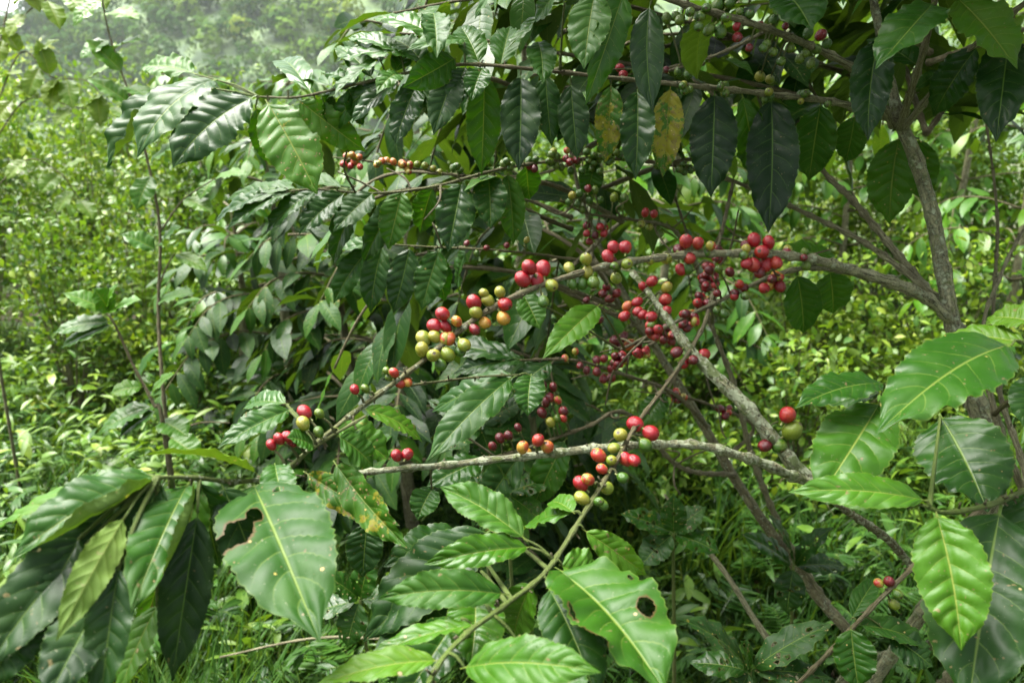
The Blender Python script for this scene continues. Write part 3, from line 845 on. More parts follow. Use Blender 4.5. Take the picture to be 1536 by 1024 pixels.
leaf(A, 'top', (781, 108), (778, 256, -.02), 64, .03, bend=.06, cam_w=.95, up_w=.1, fold=.18)
leaf(A, 'top', (727, 104, .99), (722, 262, 1.03), 54, .40, bend=.04, cam_w=.9, up_w=0)
leaf(A, 'top', (806, 62, .93), (814, 127, .86), 46, .28, bend=.14, up_w=.9)
leaf(A, 'top', (850, 2, .93), (758, 78, .9), 46, .36, bend=.12, roll=35, wave=.06, up_w=.8)
leaf(A, 'upper', (893, -14), (876, 104, -.03), 66, .34, bend=.12, up_w=.9, fold=.16)
leaf(A, 'upper', (938, -20), (878, 158, -.02), 54, .32, bend=.12, roll=-25, wave=.06, up_w=.8)
leaf(A, 'upper', (975, 4), (979, 168, -.03), 52, .06, bend=.08, side=.06)
leaf(A, 'top', (818, 108), (828, 220, .0), 42, .16, bend=.08, wave=.05)
leaf(A, 'top', (856, 122), (866, 240, -.01), 48, .08, bend=.07)
leaf(A, 'top', (917, 122), (908, 246, .01), 46, .36, .92, bend=.06, cam_w=.9, up_w=.1, lab='yellowing blotched leaf')
leaf(A, 'top', (956, 130), (953, 270, -.02), 56, .12, .1, bend=.08)
leaf(A, 'top', (1006, 126), (994, 266, .01), 50, .38, 1.05, bend=.05, cam_w=.9, up_w=.1, lab='yellow leaf blotched brown between its veins')
leaf(A, 'top', (1072, 134), (1066, 296, -.01), 72, .03, bend=.07, cam_w=.95, up_w=.15, fold=.16, lab='dark hanging leaf with a pale midrib')
leaf(A, 'top', (1112, 138), (1132, 272, .04), 60, .34, .15, bend=.08, wave=.07, roll=-20, flap=-2.0)
leaf(A, 'top', (1156, 139), (1152, 350, -.02), 80, .01, bend=.06, cam_w=.95, up_w=.1, fold=.2, side=-.03, lab='longest dark hanging leaf')
leaf(A, 'top', (1232, 150), (1213, 272, .06), 64, .30, .1, bend=.05)
leaf(A, 'top', (1283, 170), (1268, 244, .05), 48, .35, bend=.06)
leaf(A, 'upper', (1177, -10), (1218, 46, -.05), 84, .22, bend=.12, up_w=.9)
leaf(A, 'rising', (1402, 3), (1313, 104, -.08), 84, .25, bend=.1, up_w=.8)
leaf(A, 'rising', (1320, 50, .95), (1302, 212, .93), 62, .08, bend=.1)
leaf(A, 'rising_right', (1432, -6, .92), (1526, 104, .86), 84, .52, .05, bend=.14, cam_w=.5, up_w=.6, wave=.05, lab='bright yellow-green leaf against the light')
leaf(A, 'rising_right', (1515, 48, .93), (1494, 214, .88), 74, .06, bend=.1)
leaf(A, 'trunk', (1350, 200, 1.12), (1334, 336, 1.16), 74, .46, .2, bend=.04, cam_w=.9, up_w=0)
leaf(A, 'trunk', (1378, 204, 1.14), (1386, 302, 1.18), 52, .42, .3, bend=.05, cam_w=.9, up_w=0)
leaf(A, 'rising_right', (1470, 66), (1400, 175, .06), 62, .18, bend=.1)
leaf(A, 'rising_right', (1440, 98), (1500, 190, .12), 60, .15, bend=.1)
leaf(A, 'rising', (1378, 100), (1300, 60, .05), 60, .22, bend=.12, up_w=.9)
leaf(A, 'upper', (1290, 104), (1262, 190, .12), 52, .2, bend=.08)
leaf(A, 'upper', (1060, 15), (1046, 120, .12), 56, .26, bend=.08)
leaf(A, 'upper', (870, -42), (800, 40, .04), 54, .3, bend=.12, up_w=.9)
leaf(A, 'upper', (780, -66), (712, 30, .04), 60, .3, bend=.12, up_w=.9)
leaf(A, 'upper', (800, -60), (740, -10, .1), 60, .34, bend=.12, up_w=1)

leaf(A, 'top', (560, 120), (505, 70, .06), 44, .3, bend=.15, up_w=1, wave=.06)
leaf(A, 'top', (640, 104), (585, 60, .04), 46, .28, bend=.16, up_w=1, wave=.05)
leaf(A, 'top', (590, 112), (640, 62, .05), 42, .32, bend=.14, up_w=1)
leaf(A, 'top', (540, 126), (480, 112, .02), 44, .26, bend=.15, up_w=1, wave=.06)
leaf(A, 'top', (650, 102), (625, 168, .0), 46, .18, bend=.12, wave=.05)
leaf(A, 'top', (700, 98), (672, 170, -.02), 46, .12, bend=.1)
leaf(A, 'top', (750, 102), (765, 40, .05), 48, .3, bend=.12, up_w=1)
leaf(A, 'top', (520, 130), (545, 190, .03), 40, .24, bend=.12)
leaf(A, 'top', (720, 98), (690, 40, .05), 50, .32, bend=.14, up_w=1)
leaf(A, 'top', (480, 140), (500, 200, .06), 42, .3, bend=.12)

# --- middle hanging rows
leaf(E, 'back', (693, 270), (672, 378, -.03), 62, .10, .15, bend=.07, cam_w=.9, up_w=.2)
leaf(E, 'back', (732, 258), (736, 344, -.03), 54, .20, .45, bend=.07, cam_w=.9, up_w=.2)
leaf(E, 'back', (760, 255), (770, 368, .02), 42, .42, .3, bend=.06)
leaf(E, 'back', (603, 284), (582, 374, 0), 52, .36, .2, bend=.07)
leaf(E, 'back', (650, 278), (630, 350, .05), 44, .36, .2, bend=.05)
leaf(E, 'back', (562, 288), (500, 348, -.03), 50, .18, bend=.12, up_w=.7)
leaf(E, 'back', (520, 288), (448, 352, -.02), 48, .16, bend=.12, up_w=.7)
leaf(E, 'back', (480, 285), (398, 352, 0), 44, .18, bend=.13, up_w=.7, roll=15)
leaf(E, 'back', (445, 286), (340, 345, 0), 44, .22, bend=.14, roll=20)
leaf(E, 'back', (420, 290), (322, 336, .03), 40, .24, bend=.16, up_w=1)
leaf(E, 'back', (450, 284), (340, 300, .06), 42, .3, bend=.16, up_w=1.1)
leaf(E, 'back', (520, 284), (402, 284, .1), 42, .3, bend=.16, up_w=1.1)
leaf(E, 'back', (610, 284), (545, 395, .1), 50, .14, bend=.08)
leaf(E, 'back', (545, 290), (500, 400, .08), 46, .16, bend=.08)
leaf(E, 'back', (893, 238), (880, 296, .02), 40, .35, bend=.06)
leaf(E, 'back', (790, 246), (795, 300, .05), 42, .35, bend=.06)
leaf(D, 'high', (660, 371), (632, 466, .0), 50, .22, .1, bend=.07)
leaf(D, 'high', (615, 367), (590, 470, .0), 48, .08, bend=.08)
leaf(D, 'high', (575, 365), (556, 470, 0), 46, .16, bend=.08)
leaf(D, 'high', (560, 366), (500, 455, .02), 46, .24, bend=.1)
leaf(D, 'high', (640, 371), (668, 452, .05), 44, .16, bend=.1)
leaf(D, 'high', (700, 374), (690, 440, .1), 44, .2, bend=.1)
leaf(D, 'high', (560, 365), (470, 400, .06), 46, .26, bend=.14, up_w=1)
leaf(D, 'mid', (790, 540), (680, 560, 0), 50, .12, bend=.12, up_w=1)
leaf(D, 'mid', (782, 540), (640, 520, .06), 50, .14, bend=.14, up_w=1.1)
leaf(D, 'mid', (830, 540), (760, 600, -.03), 48, .18, bend=.12, up_w=.9)
leaf(D, 'low', (730, 688), (640, 730, -.04), 54, .2, bend=.12, up_w=.9)
leaf(D, 'low', (790, 672), (720, 780, .02), 60, .16, bend=.1)
leaf(D, 'low', (850, 655), (800, 760, .02), 54, .3, .2, bend=.1)
leaf(D, 'right', (1000, 588), (960, 640, 0), 42, .3, bend=.1)
leaf(A, 'long', (1163, 384, 1.0), (1254, 384, 1.05), 52, .44, .1, bend=.12, up_w=.9)
leaf(A, 'second', (1245, 404, 1.06), (1250, 470, 1.1), 60, .4, bend=.08)
leaf(A, 'second', (1195, 408, 1.05), (1205, 500, 1.1), 60, .3, bend=.08)

# --- by the cherry branch
leaf(A, 'second', (900, 456, 1.0), (814, 538, .93), 50, .50, bend=.10, cam_w=.7, up_w=.4, lab='fresh yellow-green leaf')
leaf(A, 'second', (784, 440, 1.0), (810, 494, .98), 46, .36, bend=.08)
leaf(A, 'thin_twig', (772, 562), (640, 692, -.07), 64, .20, .05, bend=.10, cam_w=.6, up_w=.6)
leaf(A, 'thin_twig', (782, 562), (648, 618, .04), 54, .18, bend=.14, up_w=.9)
leaf(A, 'thin_twig', (797, 560), (792, 624, -.03), 52, .24, .08, bend=.12, up_w=.7)
leaf(A, 'thin_twig', (770, 565), (700, 640, .04), 50, .2, bend=.1)
leaf(A, 'long', (540, 612), (634, 664, .03), 40, .52, .45, bend=.16, up_w=.9)
leaf(A, 'long', (500, 640), (585, 690, .02), 66, .44, .35, bend=.12, up_w=.9)
leaf(A, 'fork', (440, 612, .72), (326, 672, .68), 52, .24, .05, bend=.15, up_w=.9, quilt=.06)
leaf(A, 'fork', (434, 606, .74), (366, 612, .78), 46, .3, bend=.15, up_w=1)
leaf(A, 'fork', (505, 652), (560, 700, .02), 60, .3, .1, bend=.1, up_w=.9)
leaf(A, 'fork', (472, 668), (430, 655, -.02), 44, .28, bend=.1, up_w=.9)

# --- the heavy cluster in the lower left corner
leaf(A, 'long', (378, 722), (480, 962, .47), 166, .22, .18, bend=.10, cam_w=.8, up_w=.6, fold=.12, side=.02, wave=.03, quilt=.05,
     holes=[(.24, .33, .15, .05), (.62, .43, .26, .07), (.44, .40, .12, .03), (.98, .47, .14, .05), (-.52, .20, .14, .02)], lab='large eaten leaf with ragged holes')
leaf(A, 'long', (242, 710), (18, 836, .47), 100, .26, .12, bend=.16, cam_w=.5, up_w=.8, fold=.1, flap=-2.3)
leaf(A, 'long', (284, 722), (196, 920, .46), 94, .26, .10, bend=.12, cam_w=.75, up_w=.6, fold=.1, flap=-2.2)
leaf(A, 'long', (392, 714), (206, 684, .55), 52, .60, .35, bend=.12, cam_w=.15, up_w=1.0, roll=28, lab='yellowing leaf seen almost edge-on')
leaf(A, 'long', (298, 760, .55), (258, 1020, .53), 76, .03, bend=.05, cam_w=.9, up_w=.1, lab='dark hanging leaf')
leaf(A, 'long', (190, 770, .50), (84, 962, .44), 56, .58, .08, bend=.12, flip=True, roll=-20, wave=.05, lab='yellow-green leaf showing its underside')
leaf(A, 'long', (172, 776, .52), (-30, 1016, .44), 108, .06, .12, bend=.12, cam_w=.7, up_w=.5)
leaf(A, 'long', (176, 862, .5), (66, 1060, .43), 96, .05, .05, bend=.1, cam_w=.7, up_w=.5)
leaf(A, 'long', (70, 815, .5), (-14, 915, .46), 46, .62, .1, bend=.1, flip=True, roll=30, wave=.06)
leaf(A, 'long', (262, 792, .57), (208, 966, .58), 44, .48, .55, bend=.06)
leaf(A, 'long', (412, 694), (428, 776, .585), 54, .26, .1, bend=.14, up_w=.9)
leaf(A, 'long', (236, 716), (-20, 800, .5), 60, .5, .1, bend=.16, roll=30)
leaf(A, 'long', (230, 716), (120, 752, .56), 56, .3, .2, bend=.14, up_w=1)
leaf(A, 'long', (180, 840, .48), (150, 1060, .45), 70, .10, bend=.08)
leaf(A, 'long', (210, 730, .56), (70, 880, .54), 76, .12, bend=.1)
leaf(A, 'long', (300, 716), (330, 850, .60), 76, .12, bend=.08)
leaf(A, 'long', (250, 716), (150, 900, .52), 84, .14, .05, bend=.1)
leaf(A, 'long', (330, 722), (395, 900, .58), 84, .12, .1, bend=.08)
leaf(A, 'long', (352, 722), (250, 800, .61), 70, .3, .2, bend=.12, up_w=.9)
leaf(A, 'long', (215, 718, .56), (58, 772, .53), 66, .34, .1, bend=.14, up_w=.9)
leaf(A, 'long', (300, 722, .57), (262, 872, .56), 66, .40, .1, bend=.1)
leaf(A, 'long', (122, 800, .5), (36, 968, .46), 84, .10, .1, bend=.1)
leaf(A, 'long', (60, 890, .48), (-24, 1040, .44), 84, .12, .1, bend=.1)
leaf(A, 'long', (240, 900, .55), (175, 1050, .52), 60, .46, .2, bend=.1, roll=25)
# around the end of the level branch
leaf(C, 'level', (500, 690, .70), (612, 822, .64), 60, .36, .6, bend=.12, roll=42, wave=.08, lab='dark yellowing leaf with a curled edge')
leaf(C, 'level', (455, 706), (600, 788, .68), 50, .34, .85, bend=.12, roll=38, wave=.07, lab='blotched yellow-brown leaf')
leaf(C, 'level', (551, 780, .74), (544, 866, .73), 58, .14, bend=.08)
leaf(C, 'level', (650, 730, .76), (626, 780, .74), 48, .22, bend=.12)

# --- the green shoot bottom centre
G = 'green_shoot'
leaf(D, G, (792, 812), (660, 730, .03), 66, .34, bend=.14, cam_w=.5, up_w=.8, quilt=.07, wave=.03)
leaf(D, G, (800, 820), (636, 846, -.02), 54, .38, .05, bend=.20, cam_w=.3, up_w=.9, quilt=.07, roll=-18)
leaf(D, G, (742, 790, .68), (545, 962, .64), 112, .10, .04, bend=.14, cam_w=.6, up_w=.7, quilt=.06)
leaf(D, G, (716, 842, .68), (556, 1010, .62), 92, .12, .05, bend=.12)
leaf(D, G, (690, 920, .60), (598, 1060, .55), 84, .18, .05, bend=.1)
leaf(D, G, (700, 800, .74), (575, 850, .70), 74, .16, .05, bend=.12)
leaf(D, G, (764, 892), (566, 898, -.01), 64, .30, .1, bend=.20, cam_w=.35, up_w=.9, roll=-22, quilt=.06)
leaf(D, G, (712, 886, .60), (705, 1002, .55), 92, .36, .05, bend=.06, cam_w=.8, up_w=.5, quilt=.05)
leaf(D, G, (720, 936), (546, 990, -.02), 46, .45, .25, bend=.12, cam_w=.4, up_w=.9, roll=15)
leaf(D, G, (664, 990), (470, 1030, -.02), 60, .55, .15, bend=.12, cam_w=.4, up_w=.9)
leaf(D, G, (690, 1002, .505), (902, 1008, .46), 84, .38, .06, bend=.22, cam_w=.45, up_w=.9, roll=12, quilt=.075)
leaf(D, G, (832, 850), (1000, 1040, .50), 180, .30, .07, bend=.14, cam_w=.75, up_w=.6, quilt=.04, fold=.34, side=-.03, roll=-24,
     holes=[(-.60, .58, .17, .055), (-.86, .36, .06, .018), (.9, .5, .07, .05), (.97, .68, .10, .07), (-.5, .8, .03, .012)], lab='big pale leaf with a round hole')
leaf(D, G, (820, 876), (898, 1056, .53), 92, .14, bend=.12, cam_w=.6, up_w=.7, quilt=.05)
leaf(D, G, (872, 792), (970, 862, .66), 44, .52, .35, bend=.14, up_w=.8, roll=30, wave=.06)
leaf(D, G, (862, 770), (826, 752, .70), 40, .44, .1, bend=.12, up_w=.9)
leaf(D, G, (866, 768), (785, 795, .73), 58, .36, .1, bend=.1, up_w=.9)
leaf(D, G, (780, 968, .55), (880, 1090, .5), 110, .24, bend=.1, up_w=.8)
leaf(D, G, (800, 870), (770, 960, .62), 66, .46, .1, bend=.1)
leaf(D, G, (838, 846), (900, 880, .62), 84, .46, .25, bend=.1, up_w=.9)

# --- right-hand young tree
leaf(B, 'shoot2', (1520, 516), (1313, 652, .58), 128, .26, .10, bend=.10, cam_w=.8, up_w=.5, fold=.08, quilt=.035, wave=.02, lab='largest broad leaf, scuffed pale along its midrib')
leaf(B, 'shoot3', (1322, 600), (1225, 752, .66), 112, .35, .03, bend=.10, cam_w=.75, up_w=.5, fold=.08, quilt=.05)
leaf(B, 'shoot3', (1330, 575), (1192, 612, .70), 66, .22, .04, bend=.12, cam_w=.5, up_w=.8, quilt=.05)
leaf(B, 'shoot3', (1325, 590), (1240, 600, .80), 60, .1, bend=.1)
leaf(B, 'shoot', (1408, 620, .74), (1482, 768, .66), 132, .16, .08, bend=.06, cam_w=.9, up_w=.3, fold=.1, quilt=.03)
leaf(B, 'shoot2', (1545, 517), (1418, 502, .74), 52, .56, .25, bend=.14, up_w=.9)
leaf(B, 'shoot2', (1560, 486, .70), (1480, 478, .74), 60, .54, .2, bend=.14, up_w=.9)
leaf(B, 'shoot', (1396, 752), (1182, 738, .60), 58, .42, .05, bend=.16, cam_w=.5, up_w=.8, roll=-12, quilt=.05, lab='pale green arching leaf')
leaf(B, 'shoot', (1370, 764), (1236, 750, .62), 44, .46, .04, bend=.05, cam_w=.6, up_w=.7, side=.05)
leaf(B, 'shoot', (1402, 762), (1442, 975, .55), 108, .47, .10, bend=.08, cam_w=.85, up_w=.4, quilt=.075, wave=.035, side=-.06, lab='light green hanging leaf with a nibbled edge')
leaf(B, 'shoot', (1502, 756), (1452, 1062, .56), 172, .13, .12, bend=.07, cam_w=.85, up_w=.4, fold=.12, quilt=.04, lab='wide dark leaf hanging in the bottom right corner')
leaf(B, 'shoot', (1545, 735), (1570, 900, .6), 90, .2, bend=.08)
leaf(B, 'shoot2', (1555, 560), (1535, 640, .8), 60, .2, bend=.08)
leaf(B, 'low', (1276, 938), (1288, 1034, -.02), 66, .26, .15, bend=.1, up_w=.8)
leaf(B, 'low', (1282, 936), (1398, 972, 0), 44, .26, .2, bend=.12, up_w=.9)
leaf(B, 'low', (1276, 930), (1316, 866, .05), 34, .24, bend=.1)
leaf(B, 'low', (1330, 950, .96), (1400, 1000, .94), 60, .12, bend=.1, up_w=.9)

# ================================================================== cherries
cherries(A, 'long', [
    (664, 471, 'r', 11), (652, 489, 'r', 11), (669, 490, 'r', 10), (668, 507.5, 'h', 10), (635, 507.5, 'y', 11), (652, 505, 'y', 10), (674, 508, 'o', 11), (696, 517, 'y', 11), (633, 524, 'y', 10.5),
    (650, 533, 'y', 11), (671, 531, 'y', 11.5), (685, 482, 'o', 9), (661, 547, 'g', 9), (690, 526, 'g', 9),
    (711, 454, 'r', 11.5), (732, 451, 'y', 10), (757, 456, 'r', 11), (755, 477, 'o', 11), (712, 494, 'd', 9), (727, 484, 'o', 9), (714, 468, 'y', 10), (750, 438, 'y', 9), (726, 440, 'y', 8),
    (794, 401, 'r', 11), (815, 403, 'r', 11), (784, 419, 'r', 11.5), (805, 421, 'r', 11), (827, 428, 'y', 9.5), (815, 452, 'g', 9),
    (854, 402, 'y', 9), (879, 389, 'y', 10), (881, 408, 'y', 9.5), (873, 425, 'g', 9), (890, 423, 'g', 9), (858, 426, 'g', 8),
    (920, 371, 'r', 10), (938, 371, 'r', 10), (912, 385, 'r', 9.5), (940, 396, 'y', 9.5), (924, 417, 'y', 9, .015), (975, 390, 'y', 8), (1000, 388, 'y', 9),
    (1029, 362, 'r', 10.5), (1047, 365, 'r', 9), (1034, 387, 'r', 10), (1031, 403, 'g', 8.5), (1021, 404, 'r', 9.5, .012), (1066, 369, 'h', 8), (1018, 374, 'd', 9, .012),
    (1131, 360, 'r', 10.5), (1153, 364, 'r', 9.5), (1143, 378, 'r', 10.5), (1120, 369, 'd', 9, .015), (1120, 395, 'r', 9.5), (1130, 397, 'r', 11), (1148, 397, 'r', 10.5), (1164, 394, 'r', 9.5), (1139, 408, 'd', 9),
    (591, 559, 'h', 8.5), (600, 575, 'r', 8.5), (611, 573, 'o', 8), (580, 556, 'g', 6), (584, 566, 'g', 6),
    (548, 583, 'g', 7.5), (532, 584, 'r', 8),
])
cherries(A, 'fork', [(457, 618, 'r', 10.8), (455, 635, 'y', 10.5), (479, 620, 'g', 7.5), (407, 667, 'r', 8.5), (419, 658, 'r', 8.5), (432, 655, 'r', 8.5), (438, 664, 'r', 8), (478, 648, 'g', 8)])
cherries(A, 'second', [(1163, 412, 'o', 6.5), (1155, 427, 'o', 7.5), (1146, 432, 'r', 8.5), (1170, 429, 'd', 8.5),
                       (1075, 466, 'g', 6), (1087, 470, 'g', 7), (1102, 440, 'd', 7), (1064, 405, 'd', 8), (1078, 404, 'g', 6), (1095, 408, 'd', 7), (1076, 440, 'd', 6)])
cherries(C, 'slanting', [(978, 422, 'r', 9.5), (1000, 431, 'h', 9.5), (998, 449, 'r', 9), (965, 430, 'r', 7), (956, 453, 'r', 8.5), (941, 459, 'o', 8), (957, 467, 'r', 8), (937, 474, 'r', 9), (977, 475, 'r', 9), (964, 472, 'r', 7.5), (999, 466, 'r', 8),
                         (1015, 528, 'd', 9), (1026, 545, 'r', 8.5), (1056, 531, 'r', 9), (1040, 540, 'd', 8),
                         (1181, 622, 'r', 13), (1188, 645, 'y', 14), (1168, 668, 'g', 11.5), (1148, 668, 'd', 10)])
cherries(C, 'level', [(807, 660, 'r', 10), (784, 671, 'o', 10.5), (788, 680, 'o', 9.5), (821, 670, 'o', 10), (595, 683, 'r', 9), (611, 681, 'r', 9)])
cherries(D, G, [(953, 636, 'r', 12), (976, 649, 'r', 12.5), (931, 652, 'y', 10.5), (968, 667, 'g', 10), (921, 672, 'y', 10), (898, 683, 'h', 11), (939, 688, 'r', 11), (951, 690, 'r', 9), (917, 690, 'y', 9),
                (871, 725, 'r', 11), (882, 719, 'h', 10.5), (873, 747, 'y', 11), (910, 731, 'y', 11), (905, 757, 'g', 9), (903, 703, 'h', 9), (934, 716, 'g', 8.5), (898, 752, 'g', 8)])
cherries(D, 'mid', [(895, 540, 'd', 7), (906, 538, 'd', 6.5), (917, 553, 'd', 7), (895, 557, 'd', 7), (905, 568, 'd', 7), (917, 566, 'd', 7), (863, 527, 'h', 6), (848, 537, 'h', 6), (870, 548, 'd', 6), (880, 555, 'd', 6)])
cherries(D, 'low', [(825, 596, 'd', 7), (818, 603, 'd', 7), (837, 600, 'h', 6), (813, 619, 'd', 7.5), (845, 617, 'd', 7.5), (845, 627, 'h', 6.5), (826, 633, 'y', 7), (836, 628, 'g', 6.5), (750, 657, 'd', 7.5), (763, 653, 'd', 7.5), (739, 669, 'd', 7), (777, 641, 'd', 6),
                    (830, 580, 'd', 6), (815, 577, 'd', 6)])
cherries(D, 'high', [(922, 510, 'd', 8), (944, 517, 'o', 9), (935, 505, 'd', 8), (928, 517, 'd', 8), (905, 440, 'd', 7), (915, 448, 'd', 7), (895, 470, 'd', 6), (885, 475, 'd', 6), (925, 440, 'd', 7), (910, 430, 'd', 6), (880, 450, 'd', 6), (865, 500, 'h', 6), (900, 480, 'd', 6),
                     (730, 372, 'd', 5), (745, 380, 'g', 5), (760, 368, 'd', 5), (790, 360, 'h', 5), (715, 380, 'g', 5), (700, 365, 'd', 5)])
cherries(D, 'cluster', [(968, 319, 'r', 6.5), (981, 321, 'r', 6.5), (962, 336, 'y', 6), (974, 340, 'y', 6), (990, 350, 'g', 6), (900, 340, 'r', 6), (908, 342, 'r', 5.5), (880, 350, 'r', 6), (893, 353, 'd', 6), (884, 362, 'd', 5.5), (906, 350, 'r', 6), (915, 365, 'g', 5), (880, 338, 'd', 6),
                        (858, 293, 'h', 6), (853, 303, 'g', 6), (866, 305, 'g', 6.5), (873, 315, 'g', 6), (884, 300, 'g', 6.5), (893, 285, 'g', 6), (882, 283, 'd', 5.5), (869, 290, 'g', 6.5), (921, 296, 'y', 7), (936, 298, 'g', 7), (900, 300, 'g', 6), (930, 310, 'g', 5)])
cherries(E, 'back', [(835, 235, 'g', 6), (842, 251, 'g', 6), (826, 244, 'g', 6), (866, 242, 'g', 6), (873, 256, 'g', 6), (888, 253, 'g', 6), (880, 228, 'g', 6), (898, 240, 'g', 6), (830, 228, 'y', 6), (850, 226, 'h', 5), (755, 246, 'g', 6), (685, 250, 'g', 6), (900, 256, 'g', 6), (856, 256, 'g', 6)])
cherries(E, 'orange_twig', [(520, 234, 'h', 6), (528, 233, 'o', 6), (515, 246, 'r', 5.5), (526, 249, 'r', 5), (539, 236, 'o', 5), (540, 250, 'h', 5), (580, 241, 'o', 5.5), (590, 243, 'o', 5.5), (603, 245, 'o', 5.5), (615, 247, 'o', 5), (626, 247, 'y', 5.5), (637, 249, 'y', 5.5), (650, 253, 'y', 5), (680, 252, 'g', 6), (690, 256, 'g', 5.5), (568, 245, 'y', 5), (660, 258, 'y', 5)])
cherries(A, 'upper', [(1076, 8, 'g', 8.6), (1094, 5, 'g', 8.6), (1089, 27, 'g', 8.6), (1064, 45, 'g', 9.0), (1081, 48, 'g', 8.6), (1106, 56, 'd', 8.2), (1125, 22, 'g', 7.7), (1020, 30, 'g', 7.7), (1110, 18, 'g', 6.0), (1106, 40, 'r', 7), (1050, 25, 'g', 8.2), (1060, 12, 'g', 7.7), (1160, 30, 'g', 7.3), (1185, 72, 'g', 7.3), (1240, 66, 'g', 7.3), (1208, 80, 'g', 6.9), (1172, 92, 'g', 6.9), (1150, 66, 'g', 6.9), (1048, 40, 'g', 7.3), (1035, 18, 'g', 7.3), (1140, 38, 'd', 6.0),
                      (1231, 53, 'd', 8.6), (1212, 50, 'g', 8.2), (1225, 74, 'g', 8.2), (1200, 88, 'g', 8.2), (1216, 96, 'g', 7.7), (1140, 115, 'y', 8, .1), (1155, 119, 'y', 7, .1), (1145, 72, 'g', 6.9), (1160, 78, 'g', 6.9), (1124, 72, 'd', 6.0), (1178, 40, 'd', 5.2)])
cherries(A, 'upper_side', [(1018, 108, 'g', 6.9), (1032, 112, 'g', 6.9), (1000, 105, 'd', 5.2), (930, 102, 'r', 6.5), (935, 112, 'r', 6.5), (904, 103, 'g', 6.9), (1000, 28, 'g', 7.7), (1015, 25, 'g', 7.7)])
cherries(B, 'low', [(1318, 874, 'h', 8), (1334, 872, 'd', 8.5), (1346, 890, 'g', 8), (1341, 906, 'y', 8.5)])


def bunches(tree, key, stops, kinds, rp, seed, each=(3, 7)):
    """more fruit packed round the nodes of a thin branch"""
    rg = random.Random(seed)
    path = tree.br[key]['path']
    for f in stops:
        p = path[min(len(path) - 1, int(f * len(path)))]
        x, y, d = to_px(p[:3])
        for _ in range(rg.randint(*each)):
            a = rg.uniform(0, 6.28); r = rg.uniform(.7, 1.7) * rp
            cherries(tree, key, [(float(x + r * math.cos(a)), float(y + r * math.sin(a)), rg.choice(kinds), rp * rg.uniform(.8, 1.1))])


bunches(E, 'red_twig', (.42, .52, .58, .66, .74, .82, .9, .97), 'dddddrrh', 6.9, 5, (6, 10))
bunches(E, 'back', (.50, .55, .60, .66), 'ggggd', 6.2, 6, (3, 6))
bunches(D, 'right', (.5, .8), 'ddh', 6.5, 7)
bunches(A, 'second', (.55, .65, .78, .9), 'ddrgh', 7.5, 8)
bunches(E, 'orange_twig', (.7, .8, .9), 'oyh', 5.2, 9)
bunches(A, 'top', (.12, .18, .24, .3, .36), 'ggyg', 6.3, 10, (2, 5))
bunches(E, 'back', (.42, .46, .53, .57, .63, .7), 'ggg', 6, 12, (3, 6))
bunches(A, 'long', (.27, .3, .35, .39, .5), 'ygdgh', 7, 13, (2, 4))
for t_ in (TA, TB, TC, TD, TE):
    pass
build_cherries()
for t_ in (TA, TB, TC, TD, TE):
    t_.finish_wood()
build_leaves()
flush_cherries()


# ------------------------------------------------------------------ loose foliage on a path: pairs of drooping leaves
def pairs(mb, path, start=0.25, gap=0.05, size=0.14, droop=0.9, yel=0.2, nu=4, nv=8, jit=0.25, keep=1.0, spread=0.9, yj=0.08, clear=None):
    X = path[:, :3]
    s = np.concatenate([[0], np.cumsum(np.linalg.norm(np.diff(X, axis=0), axis=1))])
    q = np.arange(start * s[-1], s[-1], gap)
    B, T, Nn, W, Y = [], [], [], [], []
    for k, sv in enumerate(q):
        p = np.array([np.interp(sv, s, X[:, c]) for c in range(3)])
        e = np.array([np.interp(min(sv + .02, s[-1]), s, X[:, c]) for c in range(3)]) - np.array([np.interp(max(sv - .02, 0), s, X[:, c]) for c in range(3)])
        e = unit(e)
        sd = unit(np.cross(e, [0, 0, 1.0]) + 1e-6)
        for sg in (-1, 1):
            if random.random() > keep: continue
            d = unit(sd * sg * spread + e * random.uniform(.25, .75) + np.array([0, 0, -droop * random.uniform(.35, 1.2)]) + RNG.normal(0, jit, 3))
            if clear and (clear(p) or clear(p + d * size)): continue
            L = size * random.uniform(.75, 1.15) * (0.75 if sv > s[-1] - gap * 1.6 else 1)
            B.append(p); T.append(p + d * L)
            Nn.append(unit(np.array([0, 0, 1.0]) + 0.45 * e + sd * sg * 0.5 + RNG.normal(0, .2, 3)))
            W.append(L * random.uniform(.32, .43)); Y.append(max(0, yel + random.gauss(0, yj) + (0.12 if sv > s[-1] - gap * 2 else 0)))
    if not B: return
    B.append(X[-1]); e = unit(X[-1] - X[-4]); T.append(X[-1] + unit(e + np.array([0, 0, -.2])) * size * .7); Nn.append([0, 0, 1.0]); W.append(size * .25); Y.append(yel + .2)
    n = len(B)
    leaves(mb, B, T, Nn, np.array(W), bend=RNG.uniform(.05, .2, n), fold=RNG.uniform(.05, .45, n), wave=RNG.uniform(.02, .06, n), waves=RNG.uniform(2, 4, n),
           tone=(np.array(Y), RNG.random(n) ** 3 * 0.5), nu=nu, nv=nv, twist=RNG.normal(0, .3, n), curl=RNG.uniform(0, .15, n), side_bend=RNG.normal(0, .03, n))


# leaves of the near trees that the photograph shows only as a dark mass behind the leaves picked out above,
# and the part of the crowns that closes the light off overhead
def clear_view(p):
    """the crowns leave the space before and beside the fruiting branches open"""
    x, y, z = to_px(p)
    if z < .15: return False
    if -60 < x < 570 and -200 < y < 105: return True
    if -60 < x < 1596 and y > -10:
        if z < 1.22: return True
        if x > 1060 and y > 215 and z < 2.0: return True
        if x < 500 and z < 1.9: return True
        if y > 330 and z < 1.4: return True
    return False


